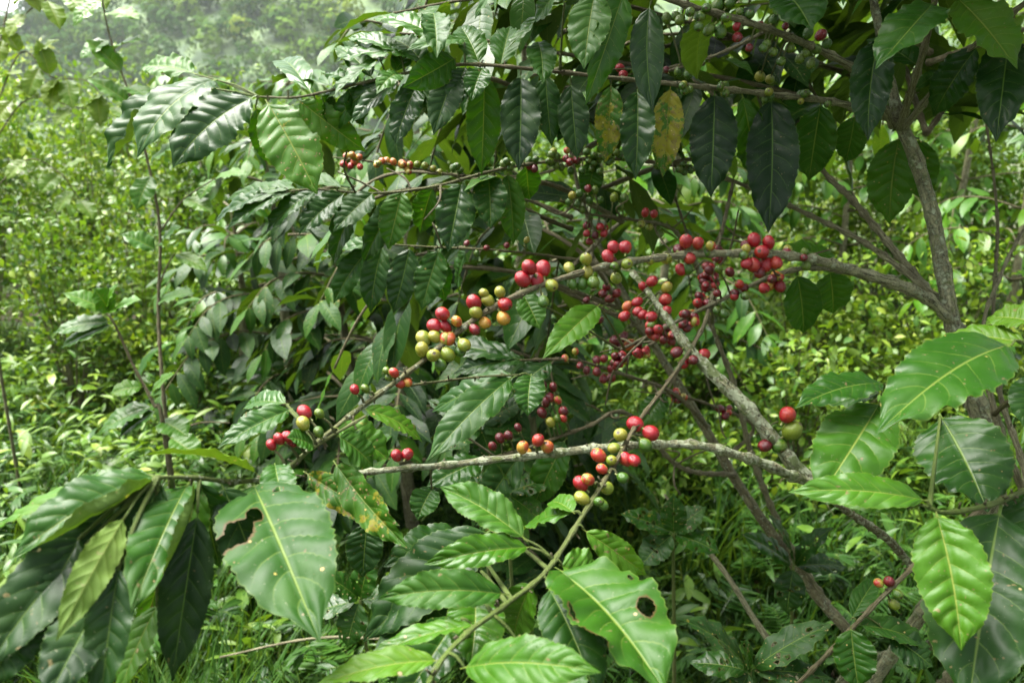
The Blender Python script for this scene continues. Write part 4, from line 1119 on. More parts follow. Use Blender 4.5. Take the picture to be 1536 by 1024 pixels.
def extra_crown(tree, seed, rows, size=0.15, yel=0.16):
    random.seed(seed)
    wood, mb = MB(), MB()
    for pts, st in rows:
        path = smooth_path([[*np.asarray(p[:3], float), p[3] * .001, .6] for p in pts], .012)
        cut = [i for i, q in enumerate(path) if clear_view(q[:3])]
        if cut: path = path[:cut[0]]
        if len(path) < 8: continue
        tube(wood, path, 6, .3, .05, tone=(.6, .1))
        pairs(mb, path, st, .055, size, yel=yel, nu=4, nv=9, clear=clear_view)
    o = wood.build('branch', M_BARK, tree.root, tree.off); o['label'] = 'smaller upper boughs'; 
    f = mb.build('foliage', M_LEAF, tree.root, tree.off)
    f['kind'] = 'stuff'


def radial(cx, cy, z, n, length, seed, a0=0, a1=2 * PI, drop=.18, rise=.08):
    random.seed(seed)
    rows = []
    for k in range(n):
        a = a0 + (a1 - a0) * (k + random.uniform(.2, .8)) / n
        L = length * random.uniform(.75, 1.1)
        zz = z + random.uniform(-.15, .15)
        d = np.array([math.cos(a), math.sin(a), 0])
        rows.append(([(cx, cy, zz, 5), (*(np.array([cx, cy, zz]) + d * L * .4 + np.array([0, 0, rise])), 4), (*(np.array([cx, cy, zz]) + d * L * .75 + np.array([0, 0, rise * .6])), 3), (*(np.array([cx, cy, zz]) + d * L + np.array([0, 0, -drop])), 1.8)], .25))
    return rows


pT = at(1300, -60, 1.12); pT2 = at(1275, -260, 1.15)
rows = radial(pT[0], pT[1], pT[2] + .10, 9, .78, 3) + radial(pT2[0], pT2[1], pT2[2], 9, .62, 4) + radial(pT2[0], pT2[1], pT2[2] + .25, 6, .4, 5)
mid = at(1340, 150, 1.1)
rows += radial(mid[0], mid[1], mid[2], 6, .7, 8, a0=.1, a1=2.7)
extra_crown(TA, 21, rows)
pE = at(1380, 200, 1.25)
rows = radial(pE[0], pE[1], pE[2] + .05, 7, .85, 13, a0=.3, a1=PI + .5) + radial(pE[0], pE[1], pE[2] + .35, 7, .7, 14)
rows += [([(*at(1300, 170, 1.4), 5), (*at(1100, 120, 1.4), 4), (*at(900, 90, 1.35), 3.4), (*at(720, 60, 1.3), 2.5), (*at(600, 50, 1.3), 1.8)], .1),
         ([(*at(1300, 120, 1.5), 5), (*at(1050, 40, 1.45), 4), (*at(850, -10, 1.4), 3.4), (*at(700, 0, 1.35), 2.5), (*at(590, 20, 1.35), 1.8)], .1),
         ([(*at(1380, 300, 1.3), 5), (*at(1200, 180, 1.5), 4), (*at(1000, 170, 1.5), 3.4), (*at(820, 180, 1.45), 2.5), (*at(640, 190, 1.4), 1.8)], .15)]
rows += [([(*at(1390, 260, 1.3), 5), (*at(1300, 110, 1.5), 4), (*at(1200, 60, 1.55), 3), (*at(1060, 70, 1.5), 2)], .15),
         ([(*at(1390, 200, 1.3), 5), (*at(1460, 110, 1.45), 4), (*at(1540, 90, 1.5), 3), (*at(1620, 120, 1.5), 2)], .15),
         ([(*at(1390, 260, 1.3), 5), (*at(1470, 170, 1.6), 4), (*at(1560, 160, 1.7), 3), (*at(1640, 190, 1.7), 2)], .1),
         ([(*at(1390, 300, 1.3), 5), (*at(1280, 140, 1.7), 4), (*at(1150, 110, 1.8), 3), (*at(1000, 130, 1.8), 2)], .1),
         ([(*at(1390, 200, 1.3), 5), (*at(1320, 20, 1.6), 4), (*at(1230, 0, 1.7), 3), (*at(1110, 10, 1.7), 2)], .1)]
extra_crown(TE, 22, rows, yel=.2)
pD = at(860, 250, 1.55); pD2 = at(840, 90, 1.6)
rows = radial(pD[0], pD[1], pD[2] - .05, 8, .7, 15, drop=.22) + radial(pD2[0], pD2[1], pD2[2], 8, .6, 16, drop=.2) + radial(pD2[0], pD2[1], pD2[2] + .3, 6, .45, 17)
pD3 = at(930, 420, 1.5)
rows += radial(pD3[0], pD3[1], pD3[2], 5, .6, 18, a0=1.6, a1=4.2, drop=.22)
extra_crown(TD, 23, rows, yel=.15)
pB = at(1600, 230, 1.08)
extra_crown(TB, 24, radial(pB[0], pB[1], pB[2], 7, .5, 19) + radial(pB[0], pB[1], pB[2] + .3, 6, .4, 20), yel=.2)


# ------------------------------------------------------------------ coffee trees further back
def under_skyline(px, d, h):
    """below the hazy hill the bushes stay low enough to show it"""
    if 200 < px < 600 and d > 2.5:
        f = foot(px, d)
        return min(h, 1.45 + .075 * d - f[2])
    if px <= 200 and d > 2.5:
        f = foot(px, d)
        return min(h, 1.45 + .115 * d - f[2])
    return h


def coffee_back(px, d, h, seed, label, yel=.25, tiers=9, reach=.75, size=.14, group='coffee trees of the plantation behind', fine=True, z0=.25, keep=1.0):
    random.seed(seed)
    h = under_skyline(px, d, h)
    f = foot(px, d)
    r = empty('coffee_tree', Vector(f), label, 'tree', group)
    wood = MB()
    top = f + np.array([random.uniform(-.15, .15), random.uniform(-.1, .1), h])
    tp = smooth_path([[*f - np.array([0, 0, .05]), .024, .8], [*(f + (top - f) * .35 + np.array([random.uniform(-.05, .05), 0, 0])), .02, .8], [*(f + (top - f) * .7), .014, .7], [*top, .005, .3]], .05)
    tube(wood, tp, 9, .15, .1, tone=(.7, .25))
    limb, mb = MB(), MB()
    a = random.uniform(0, 6.28)
    for k in range(tiers):
        t = z0 + (1 - z0) * k / (tiers - 1)
        p = f + (top - f) * min(t, .99)
        L0 = reach * (1.08 - t * .75) * (0.7 + .3 * min(1, (t - z0) * 6 + .3))
        for q in range(2 if k % 2 else 3):
            a += PI * .62 + random.uniform(-.3, .3)
            L = L0 * random.uniform(.75, 1.15)
            dr = np.array([math.cos(a), math.sin(a), 0])
            rise = random.uniform(.05, .16) * L
            path = smooth_path([[*p, .006, .6], [*(p + dr * L * .4 + np.array([0, 0, rise])), .0045, .6], [*(p + dr * L * .75 + np.array([0, 0, rise * .6])), .003, .5], [*(p + dr * L + np.array([0, 0, -.16 * L])), .0018, .3]], .03)
            tube(limb, path, 5, 0, tone=(.5, .1))
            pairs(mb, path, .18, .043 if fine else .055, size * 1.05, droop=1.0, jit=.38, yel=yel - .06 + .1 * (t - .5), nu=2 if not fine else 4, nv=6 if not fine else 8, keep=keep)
    t_ = wood.build('trunk', M_BARK, r, f)
    limb.build('branch', M_BARK, r, f)
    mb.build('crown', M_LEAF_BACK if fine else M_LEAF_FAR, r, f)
    return r


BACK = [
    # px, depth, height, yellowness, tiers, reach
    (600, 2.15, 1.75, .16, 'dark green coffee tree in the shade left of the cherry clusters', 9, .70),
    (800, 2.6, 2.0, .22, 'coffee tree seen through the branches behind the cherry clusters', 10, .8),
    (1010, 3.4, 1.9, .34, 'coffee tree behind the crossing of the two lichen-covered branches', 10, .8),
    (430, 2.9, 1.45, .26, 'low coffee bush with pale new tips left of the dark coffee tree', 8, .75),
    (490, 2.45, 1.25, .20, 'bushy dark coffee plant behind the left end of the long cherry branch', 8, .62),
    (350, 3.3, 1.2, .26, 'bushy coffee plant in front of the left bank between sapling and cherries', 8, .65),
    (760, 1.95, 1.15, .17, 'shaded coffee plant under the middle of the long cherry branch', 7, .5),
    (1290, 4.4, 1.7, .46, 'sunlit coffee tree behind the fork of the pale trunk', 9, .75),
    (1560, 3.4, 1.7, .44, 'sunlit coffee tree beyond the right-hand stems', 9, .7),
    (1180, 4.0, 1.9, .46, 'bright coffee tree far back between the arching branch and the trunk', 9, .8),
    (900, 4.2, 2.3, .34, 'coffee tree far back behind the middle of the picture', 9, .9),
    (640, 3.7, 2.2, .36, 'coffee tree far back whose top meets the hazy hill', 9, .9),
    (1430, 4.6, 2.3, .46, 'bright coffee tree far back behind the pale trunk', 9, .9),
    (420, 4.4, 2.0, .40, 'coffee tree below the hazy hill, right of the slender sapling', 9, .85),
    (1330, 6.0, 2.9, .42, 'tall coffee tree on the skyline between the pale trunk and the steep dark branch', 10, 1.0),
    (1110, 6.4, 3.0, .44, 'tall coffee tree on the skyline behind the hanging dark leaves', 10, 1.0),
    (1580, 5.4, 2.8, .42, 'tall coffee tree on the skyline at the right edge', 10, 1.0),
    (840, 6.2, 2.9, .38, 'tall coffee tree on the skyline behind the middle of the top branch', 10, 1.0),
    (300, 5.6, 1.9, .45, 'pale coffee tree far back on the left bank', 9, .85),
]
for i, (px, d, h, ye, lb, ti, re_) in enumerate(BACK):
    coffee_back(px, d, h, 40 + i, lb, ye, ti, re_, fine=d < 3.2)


# ------------------------------------------------------------------ small-leaved shrubs of the left bank
def shrub(px, d, h, w, seed, yel, label, n=1500, lsize=.05, group='small-leaved shrubs on the left bank'):
    rg = np.random.default_rng(seed); random.seed(seed)
    h = under_skyline(px, d, h)
    f = foot(px, d)
    r = empty('shrub', Vector(f), label, 'shrub', group)
    st, mb = MB(), MB()
    nt = 26
    B, T, Nn, W, Y = [], [], [], [], []
    for k in range(nt):
        a = rg.uniform(0, 6.28); el = rg.uniform(.25, 1.5)
        L = h * rg.uniform(.65, 1.05)
        d3 = np.array([math.cos(a) * math.cos(el) * w / h * 1.1, math.sin(a) * math.cos(el) * w / h * 1.1, math.sin(el)])
        p1 = f + d3 * L * .5 + np.array([0, 0, .08]); p2 = f + d3 * L + np.array([0, 0, -.1 * math.cos(el)])
        path = smooth_path([[*f, .005, .7], [*p1, .003, .6], [*p2, .0012, .3]], .06)
        tube(st, path, 5, 0, tone=(.6, .1))
        m = n // nt
        tt = rg.uniform(.25, 1.0, m) ** .75
        c = f + (p2 - f) * tt[:, None] + np.array([0, 0, .12]) * (4 * tt * (1 - tt))[:, None]
        # side twigs: leaves gather into sprays
        ns_ = 9
        spray = rg.normal(0, 1, (ns_, 3)) * np.array([.16, .16, .10]) * w * 1.3
        b = c + spray[rg.integers(0, ns_, m)] * rg.uniform(.3, 1, (m, 1)) + rg.normal(0, .018, (m, 3))
        dl = unit(rg.normal(0, 1, (m, 3)) + np.array([0, 0, -.25]) + .7 * unit(c - f))
        ln = lsize * rg.uniform(.6, 1.25, m)
        B.append(b); T.append(b + dl * ln[:, None]); Nn.append(unit(rg.normal(0, .55, (m, 3)) + np.array([0, 0, 1]))); W.append(ln * rg.uniform(.38, .55, m))
        Y.append(np.clip(yel + rg.normal(0, .12, m) + rg.normal(0, .15) + .2 * (tt - .6), 0, 1))
    B, T, Nn, W, Y = map(np.concatenate, (B, T, Nn, W, Y))
    B[:, 2] = np.maximum(B[:, 2], f[2] + .03)
    leaves(mb, B, T, Nn, W, bend=.12, fold=.25, wave=0, tone=(Y, np.zeros(len(B))), nu=2, nv=3, petiole=.03, profile='oval')
    st.build('stem', M_BARK, r, f)
    mb.build('foliage', M_SHRUB, r, f)


SHRUBS = [
    (40, 3.6, 1.15, .55, .58, 'yellow-green shrub at the left edge nearest the open grass'),
    (170, 3.9, 1.3, .55, .50, 'shrub with small bright leaves behind the slender sapling'),
    (300, 3.6, 1.0, .55, .40, 'low shrub right of the slender sapling'),
    (110, 4.8, 2.24, .7, .62, 'tall yellow-green shrub behind the left edge shrubs'),
    (250, 5.0, 2.05, .7, .52, 'rounded shrub on the bank below the hazy hill'),
    (-60, 4.6, 2.43, .8, .60, 'tall pale shrub cut off by the left edge'),
    (20, 6.2, 2.82, .9, .70, 'palest shrub on the skyline at the far left'),
    (380, 5.4, 1.79, .75, .45, 'shrub on the bank just left of the dark coffee trees'),
    (190, 6.6, 2.56, .9, .66, 'light shrub on the skyline right of the palest one'),
    (340, 7.2, 2.43, .9, .58, 'distant shrub under the hazy hill'),
    (480, 6.6, 1.7, .8, .5, 'distant shrub glimpsed beside the dark coffee leaves'),
    (430, 3.4, .85, .5, .36, 'small dark shrub in front of the low coffee bush'),
    (215, 3.2, .6, .42, .46, 'knee-high shrub at the foot of the slender sapling'),
    (1250, 3.4, 1.0, .6, .62, 'bright weedy shrub behind the pale trunk'),
    (1480, 3.3, 1.1, .6, .60, 'bright weedy shrub behind the right-hand stems'),
    (1100, 3.3, .9, .5, .52, 'weedy shrub seen between the arching and slanting branches'),
    (820, 5.6, 2.1, .9, .50, 'tall weedy shrub far behind the green cherry bunches'),
    (960, 5.2, 1.9, .9, .58, 'weedy shrub far behind the red cherries of the long branch'),
    (1085, 5.0, 1.9, .9, .62, 'weedy shrub far behind the longest dark hanging leaf'),
    (1205, 5.6, 2.1, .9, .60, 'weedy shrub far back under the steep dark branch'),
    (1330, 5.0, 2.0, .9, .64, 'weedy shrub far back just left of the pale trunk'),
    (1450, 5.6, 2.2, .9, .62, 'weedy shrub far back just right of the pale trunk'),
    (1590, 5.0, 2.2, .9, .60, 'weedy shrub far back at the right edge'),
    (690, 5.2, 2.0, .9, .46, 'weedy shrub far back behind the blotched hanging leaves'),
    (1000, 2.5, .55, .4, .50, 'knee-high weedy shrub under the level branch'),
    (1260, 2.6, .8, .45, .55, 'waist-high weedy shrub right of the slanting branch'),
    (720, 3.2, .9, .6, .40, 'low shrub in the shade behind the hanging grey-green leaves'),
]
for i, (px, d, h, w, ye, lb) in enumerate(SHRUBS):
    shrub(px, d, h, w, 70 + i, ye - .12, lb, n=int(2300 * (w / .55) ** 1.3), lsize=.041 if d < 4.5 else .052, group='small-leaved shrubs on the left bank' if px < 700 else 'weedy shrubs behind the coffee branches')


# ------------------------------------------------------------------ slender saplings on the left
def sapling(label, d, stems, lvs, name='coffee_sapling', cat='sapling'):
    (fx, fy) = stems[0][0]
    x0 = at(fx, fy, d)
    f = np.array([x0[0], x0[1], float(ground_z(x0[0], x0[1]))])
    r = empty(name, Vector(f), label, cat)
    for k, st in enumerate(stems):
        pts = [[*at(p[0], p[1], d + (p[2] if len(p) > 2 else 0)), .0048 * (1 - .72 * i / len(st)) * (1 if k == 0 else .55), .6 - .25 * i / len(st)] for i, p in enumerate(st)]
        if k == 0: pts = [[*f - np.array([0, 0, .03]), .0055, .7]] + pts
        mb = MB(); tube(mb, smooth_path(pts, .012), 8, .35, .05, tone=(.6, .15))
        mb.build('stem' if k == 0 else 'branch', M_BARK, r, f)
    for (b, t, w, ye) in lvs:
        db = d + (b[2] if len(b) > 2 else 0); dt = d + (t[2] if len(t) > 2 else -.03)
        Bp, Tp = at(b[0], b[1], db), at(t[0], t[1], dt)
        ax = unit(Tp - Bp); nn = .4 * unit(CAM - Bp) + np.array([random.uniform(-.3, .3), 0, .8])
        mb = MB()
        leaves(mb, Bp, Tp, nn, 1.15 * w * d / FPX, bend=.13, fold=.2, wave=.04, quilt=.04, tone=(ye + .1, .08), nu=10, nv=30, curl=.08)
        mb.build('leaf', M_LEAF, r, f)


sapling('slender coffee sapling with a thin dark stem and sparse drooping leaves before the left bank', 2.1,
        [[(250, 640), (238, 480), (240, 350), (226, 262), (200, 160), (166, 60), (150, -20)],
         [(242, 345), (275, 300), (322, 268, -.05)], [(238, 430), (250, 400), (262, 380)], [(250, 652), (300, 634), (345, 634)]],
        [((222, 250), (275, 215), 40, .35), ((235, 376), (182, 352), 40, .3), ((240, 370), (272, 340), 38, .22), ((262, 380), (312, 408), 24, .45), ((236, 455), (292, 440), 36, .28), ((200, 160), (130, 118), 36, .4),
         ((190, 130), (225, 150), 34, .4), ((185, 110), (128, 60), 34, .42), ((170, 75), (215, 60), 34, .4), ((166, 60), (120, 90), 34, .36), ((160, 20), (210, 30), 36, .44), ((155, 0), (110, 40), 36, .42), ((276, 298), (320, 320), 30, .45),
         ((322, 268), (372, 262), 30, .4), ((322, 268), (300, 300), 28, .38), ((210, 200), (160, 205), 36, .36), ((205, 180), (245, 190), 36, .36), ((228, 262), (205, 315), 34, .3), ((255, 655), (300, 690), 40, .36)])
sapling('short coffee sapling leaning left with five broad leaves, left of the slender one', 1.9,
        [[(248, 660), (230, 605), (200, 548), (172, 486), (160, 470)]],
        [((168, 482), (80, 500), 34, .22), ((170, 486), (92, 522), 34, .28), ((165, 470), (140, 432), 42, .35), ((162, 468), (95, 440), 36, .4), ((165, 470), (212, 450), 34, .38), ((160, 465), (178, 425), 24, .4),
         ((232, 608), (148, 650), 44, .26), ((235, 615), (180, 655), 38, .2), ((240, 630), (282, 655), 42, .3), ((215, 580), (165, 590), 30, .42), ((225, 595), (262, 560), 30, .42)])
sapling('thin-leaved young tree leaning in from the upper left corner with bare arching twigs', 2.7,
        [[(-20, 420), (-25, 250), (-10, 120), (10, 20), (30, -60)], [(-20, 200), (30, 80), (75, 115), (130, 122), (165, 160)], [(-20, 230), (40, 150), (110, 160), (160, 170)], [(-10, 110), (40, 20), (100, -10), (180, -40)], [(-22, 300), (40, 240), (90, 260), (120, 300)]],
        [((75, 115), (55, 60), 30, .55), ((60, 100), (40, 150), 26, .55), ((100, 118), (110, 165), 26, .5), ((130, 122), (170, 100), 26, .5), ((165, 160), (200, 190), 26, .5), ((110, 160), (80, 190), 26, .55), ((60, 150), (20, 130), 28, .6),
         ((160, 170), (130, 205), 26, .5), ((40, 20), (10, 60), 28, .6), ((70, 0), (90, 45), 28, .55), ((100, -10), (130, 30), 28, .52), ((40, 240), (10, 270), 26, .55), ((90, 260), (60, 290), 26, .5), ((90, 260), (130, 240), 26, .55), ((30, 80), (0, 40), 28, .6), ((20, 10), (60, -20), 28, .6), ((120, 300), (140, 330), 24, .5), ((30, -30), (60, 20), 30, .6), ((50, 90), (90, 60), 28, .58), ((85, 118), (75, 165), 28, .6), ((145, 140), (150, 190), 26, .55), ((20, 150), (-10, 190), 28, .62), ((70, 150), (95, 115), 26, .58), ((130, 162), (160, 140), 26, .56), ((-5, 120), (35, 110), 28, .62), ((5, 60), (-15, 100), 28, .6), ((140, -25), (160, 15), 28, .58), ((180, -40), (205, 0), 28, .55), ((60, 8), (40, -20), 28, .6), ((60, 248), (75, 215), 26, .56), ((110, 285), (85, 320), 26, .5)],
        name='young_tree', cat='tree')


# ------------------------------------------------------------------ weeds with eaten leaves, bottom right, and a dry stick
def weed(label, px, py, d, tips, yel=.2, blot=.4):
    c = at(px, py, d)
    f = np.array([c[0], c[1] + .02, float(ground_z(c[0], c[1]))])
    r = empty('weed_plant', Vector(f), label, 'plant')
    mb = MB(); tube(mb, smooth_path([[*f, .005, .4], [*(f * .5 + c * .5 + np.array([.02, 0, 0])), .004, .3], [*c, .0025, .15]], .012), 7, .2, .05, tone=(.3, 0))
    mb.build('stem', M_BARK, r, f)
    for (tx, ty, w) in tips:
        T = at(tx, ty, d + random.uniform(-.06, .03))
        mb = MB()
        leaves(mb, c, T, .4 * unit(CAM - c) + np.array([0, 0, .8]), w * d / FPX, bend=.14, fold=.15, wave=.05, waves=4, quilt=.04, tone=(yel + random.uniform(-.05, .08), blot * random.uniform(.5, 1.3)), nu=10, nv=30, curl=.08,
               hole_list=[(random.uniform(-.7, .7), random.uniform(.3, .85), random.uniform(.06, .2), random.uniform(.015, .045)) for _ in range(7)])
        mb.build('leaf', M_LEAF_HOLED, r, f)


weed('riddled broad-leaved weed in front of the grass left of the dry branch tip', 1125, 1006, 1.05, [(1252, 934, 54), (1023, 928, 60), (1034, 994, 50), (1250, 1018, 46), (1110, 960, 40), (1100, 1060, 50)], .16, .5)
weed('grey-green weed under the hanging grey-green leaves', 720, 640, 1.25, [(640, 600, 44), (700, 560, 44), (790, 600, 46), (740, 700, 48), (660, 680, 44), (800, 660, 44)], .16, .3)
weed('leafy weed below the level branch, right of its cherries', 1010, 800, 1.35, [(930, 770, 46), (960, 850, 50), (1060, 760, 44), (1080, 830, 46), (1010, 740, 40)], .2, .5)
weed('dark weed at the foot of the leaning stems', 1190, 850, 1.4, [(1110, 800, 44), (1150, 770, 40), (1250, 790, 40), (1270, 850, 44), (1180, 920, 46)], .12, .2)
weed('broad-leaved weed in the grass under the lower left leaf cluster', 540, 900, 1.35, [(480, 860, 46), (560, 830, 46), (610, 900, 46), (520, 970, 50), (450, 930, 44)], .22, .3)
weed('pale weed behind the yellow dying leaves', 760, 740, 1.2, [(690, 720, 46), (740, 690, 44), (830, 720, 46), (820, 790, 46), (720, 800, 48)], .22, .5)

pA, pBm = at(1028, 782, 1.45), at(1146, 950, 1.36)
mb = MB(); tube(mb, smooth_path([[*(pA + np.array([-.03, .05, .03])), .002, .8], [*pA, .0038, .8], [*((pA + pBm) / 2 + np.array([.004, 0, .004])), .0046, .85], [*pBm, .0054, .85], [*(pBm + (pBm - pA) * .9), .006, .85]], .01), 9, .12, .07, tone=(1, .25), rough=.04)
tag(mb.build('dry_stick', M_BARK), 'dry grey stick leaning in the grass below the leaning stems', 'stick')
pA, pBm = at(360, 962, 1.5), at(700, 960, 1.55)
pA[2] = float(ground_z(pA[0], pA[1])) + .2
mb = MB(); tube(mb, smooth_path([[*at(330, 985, 1.5), .002, .8], [*at(460, 958, 1.52), .0027, .8], [*at(560, 957, 1.5), .003, .8], [*at(700, 972, 1.5), .003, .8]], .01), 8, .12, .07, tone=(1, .1), rough=.03)
tag(mb.build('dry_stick', M_BARK), 'thin dry stalk lying across the grass behind the lower left leaves', 'stick')


# ------------------------------------------------------------------ grass and ground cover (nobody could count it)
def scatter(n, d0, d1, seed, px0=-620, px1=2150):
    rg = np.random.default_rng(seed)
    d = np.sqrt(rg.uniform(d0 ** 2, d1 ** 2, n))
    px = rg.uniform(px0, px1, n)
    x = (px - 768) / FPX * d; y = d * CP + .3
    return x, y, rg


def grass(n, d0, d1, seed, hmin, hmax, name, mat, wid=.006, yel=.35, clump=True, px0=-620, px1=2150):
    x, y, rg = scatter(n, d0, d1, seed, px0, px1)
    if clump:
        kx, ky, _ = scatter(n // 14, d0, d1, seed + 1, px0, px1)
        c = rg.integers(0, len(kx), n)
        x = kx[c] + rg.normal(0, .035, n); y = ky[c] + rg.normal(0, .035, n)
    z = ground_z(x, y) - .01
    B = np.stack([x, y, z], 1)
    h = rg.uniform(hmin, hmax, n) * (0.75 + .25 * np.sin(x * 3.1 + 1) * np.cos(y * 2.3))
    a = rg.uniform(0, 6.28, n); lean = rg.uniform(.15, 1.1, n)
    D = np.stack([np.cos(a) * lean, np.sin(a) * lean, np.ones(n)], 1)
    T = B + unit(D) * h[:, None]
    Nn = np.stack([-np.cos(a), -np.sin(a), np.full(n, .6)], 1)
    mb = MB()
    Y = np.clip(yel + rg.normal(0, .14, n) + .12 * np.sin(x * 2 + y * 1.3), 0, 1)
    leaves(mb, B, T, Nn, wid * rg.uniform(.6, 1.6, n), bend=rg.uniform(.02, .24, n), fold=.3, wave=0, tone=(Y, np.zeros(n)), nu=2, nv=5, petiole=.0, profile='lance', side_bend=rg.normal(0, .04, n), twist=rg.normal(0, .6, n))
    tag(mb.build(name, mat), 'long green grass covering the ground between the coffee trees' if name == 'grass' else 'low leafy ground cover among the grass', 'grass' if name == 'grass' else 'ground cover', kind='stuff')


grass(62000, .8, 3.8, 5, .10, .40, 'grass', M_GRASS, wid=.007, yel=.34)
grass(9000, 3.0, 7.5, 6, .15, .4, 'grass', M_GRASS, wid=.012, yel=.5)


grass(9000, 2.0, 4.2, 15, .25, .6, 'grass', M_GRASS, wid=.009, yel=.5, px0=880, px1=1700)
grass(7000, 2.6, 5.0, 16, .12, .3, 'grass', M_GRASS, wid=.009, yel=.6, px0=-300, px1=420)


def cover(n, d0, d1, seed, size, hmax, yel, px0=-620, px1=2150, label='low leafy ground cover among the grass'):
    x, y, rg = scatter(n // 8, d0, d1, seed, px0, px1)
    z = ground_z(x, y)
    k = rg.integers(0, len(x), n)
    hh = rg.uniform(.3, 1.0, len(x)) * hmax
    B = np.stack([x[k] + rg.normal(0, .03, n), y[k] + rg.normal(0, .03, n), z[k] + hh[k] * rg.uniform(.2, 1, n)], 1)
    a = rg.uniform(0, 6.28, n)
    D = unit(np.stack([np.cos(a), np.sin(a), rg.normal(.05, .4, n)], 1))
    L = size * rg.uniform(.5, 1.3, n)
    mb = MB()
    leaves(mb, B, B + D * L[:, None], np.stack([rg.normal(0, .3, n), rg.normal(0, .3, n), np.ones(n)], 1), L * rg.uniform(.14, .36, n), bend=.15, fold=.25, wave=.03, waves=3,
           tone=(np.clip(yel + rg.normal(0, .12, n), 0, 1), rg.random(n) ** 4), nu=2, nv=5)
    tag(mb.build('undergrowth', M_SHRUB), label, 'ground cover', kind='stuff')


cover(7000, 1.5, 3.2, 9, .08, .34, .34, label='leafy undergrowth filling the shade under the near coffee trees')
cover(1600, 1.5, 3.0, 19, .09, .34, .4, px0=-260, px1=330, label='leafy weeds in the grass at the lower left')
cover(22000, 2.4, 6.5, 10, .085, .55, .55, label='leafy undergrowth between the trees further back')

def ferns(n, d0, d1, seed, ln, yel, label):
    x, y, rg = scatter(n, d0, d1, seed)
    mb = MB()
    m = 13
    a = rg.uniform(0, 6.28, n); L = ln * rg.uniform(.6, 1.3, n)
    el = rg.uniform(.5, 1.3, n)
    h0 = rg.uniform(0.02, .22, n)
    t = np.linspace(.18, 1, m)
    hor = np.stack([np.cos(a), np.sin(a), 0 * a], 1)
    P = np.stack([x, y, ground_z(x, y) + h0], 1)[:, None] + hor[:, None] * (L * np.cos(el))[:, None, None] * t[None, :, None] + np.array([0, 0, 1.0]) * ((L * np.sin(el))[:, None] * (t - .55 * t ** 2.2))[..., None]
    sd = np.stack([-np.sin(a), np.cos(a), 0 * a], 1)
    Y = np.clip(yel + rg.normal(0, .12, n), 0, 1)
    for sg in (-1, 1):
        ll = (L[:, None] * .34 * np.sin(PI * (.12 + .86 * t)) ** .8)[..., None]
        T = P + ll * (sd[:, None] * sg + hor[:, None] * .45 + rg.normal(0, .15, (n, m, 3)) + np.array([0, 0, -.12]))
        leaves(mb, P.reshape(-1, 3), T.reshape(-1, 3), np.tile([0, 0, 1.0], (n * m, 1)) + rg.normal(0, .15, (n * m, 3)), (ll * .27).reshape(-1), bend=.06, fold=.2, wave=0, tone=(np.repeat(Y, m), np.zeros(n * m)), nu=2, nv=3, petiole=0, profile='lance')
    leaves(mb, P[:, 0] - (P[:, 2] - P[:, 0]), P[:, -1], np.tile([0, 0, 1.0], (n, 1)) + hor * .01, .004, bend=.12, fold=0, wave=0, tone=(Y, np.zeros(n)), nu=2, nv=8, petiole=0, profile='lance')
    tag(mb.build('undergrowth', M_GRASS), label, 'ground cover', kind='stuff')


ferns(1500, 1.3, 3.4, 12, .15, .28, 'feathery low fronds among the grass')
ferns(900, 2.4, 4.6, 13, .2, .45, 'feathery bright fronds further back')

# dead leaves and fallen fruit on the soil
x_, y_, rg = scatter(1500, 1.0, 4.0, 14)
B = np.stack([x_, y_, ground_z(x_, y_) + rg.uniform(.004, .05, 1500)], 1)
Dd = unit(rg.normal(0, 1, (1500, 3)) * np.array([1, 1, .25])); L = rg.uniform(.06, .14, 1500)
mb = MB(); leaves(mb, B, B + Dd * L[:, None], rg.normal(0, .3, (1500, 3)) + np.array([0, 0, 1]), L * .4, bend=rg.uniform(.05, .3, 1500), fold=.5, wave=.08, tone=(rg.uniform(.7, 1, 1500), rg.uniform(0, .4, 1500)), nu=2, nv=5, curl=.3)
M_DEAD = leaf_material('dead_leaf', fine=False, gloss=.6, trans=.1, ramp=[(0.0, (0.05, 0.03, 0.015)), (0.6, (0.11, 0.07, 0.035)), (1.0, (0.22, 0.16, 0.09))])
tag(mb.build('leaf_litter', M_DEAD), 'brown fallen leaves on the soil', 'leaf litter', kind='stuff')

# ------------------------------------------------------------------ unseen foliage ring added behind the viewer to darken reflections on leaves
n = 9000
rg = np.random.default_rng(31)
ang = rg.uniform(math.radians(48), math.radians(312), n)         # measured from straight ahead
rr_ = rg.uniform(1.7, 3.4, n); zz_ = rg.uniform(.1, 1, n) ** .8 * 2.1
B = np.stack([np.sin(ang) * rr_, np.cos(ang) * rr_, zz_], 1)
Dr = unit(rg.normal(0, .7, (n, 3)) + np.array([0, 0, -.7]))
L = rg.uniform(.10, .17, n)
mb = MB()
leaves(mb, B, B + Dr * L[:, None], rg.normal(0, .4, (n, 3)) + np.array([0, 0, 1.0]), L * .42, bend=.12, fold=.25, wave=.03, tone=(np.clip(rg.normal(.22, .1, n), 0, 1), np.zeros(n)), nu=2, nv=4)
tag(mb.build('plantation', M_LEAF_FAR), 'unseen coffee foliage added behind the viewer to block light', 'foliage', kind='stuff')

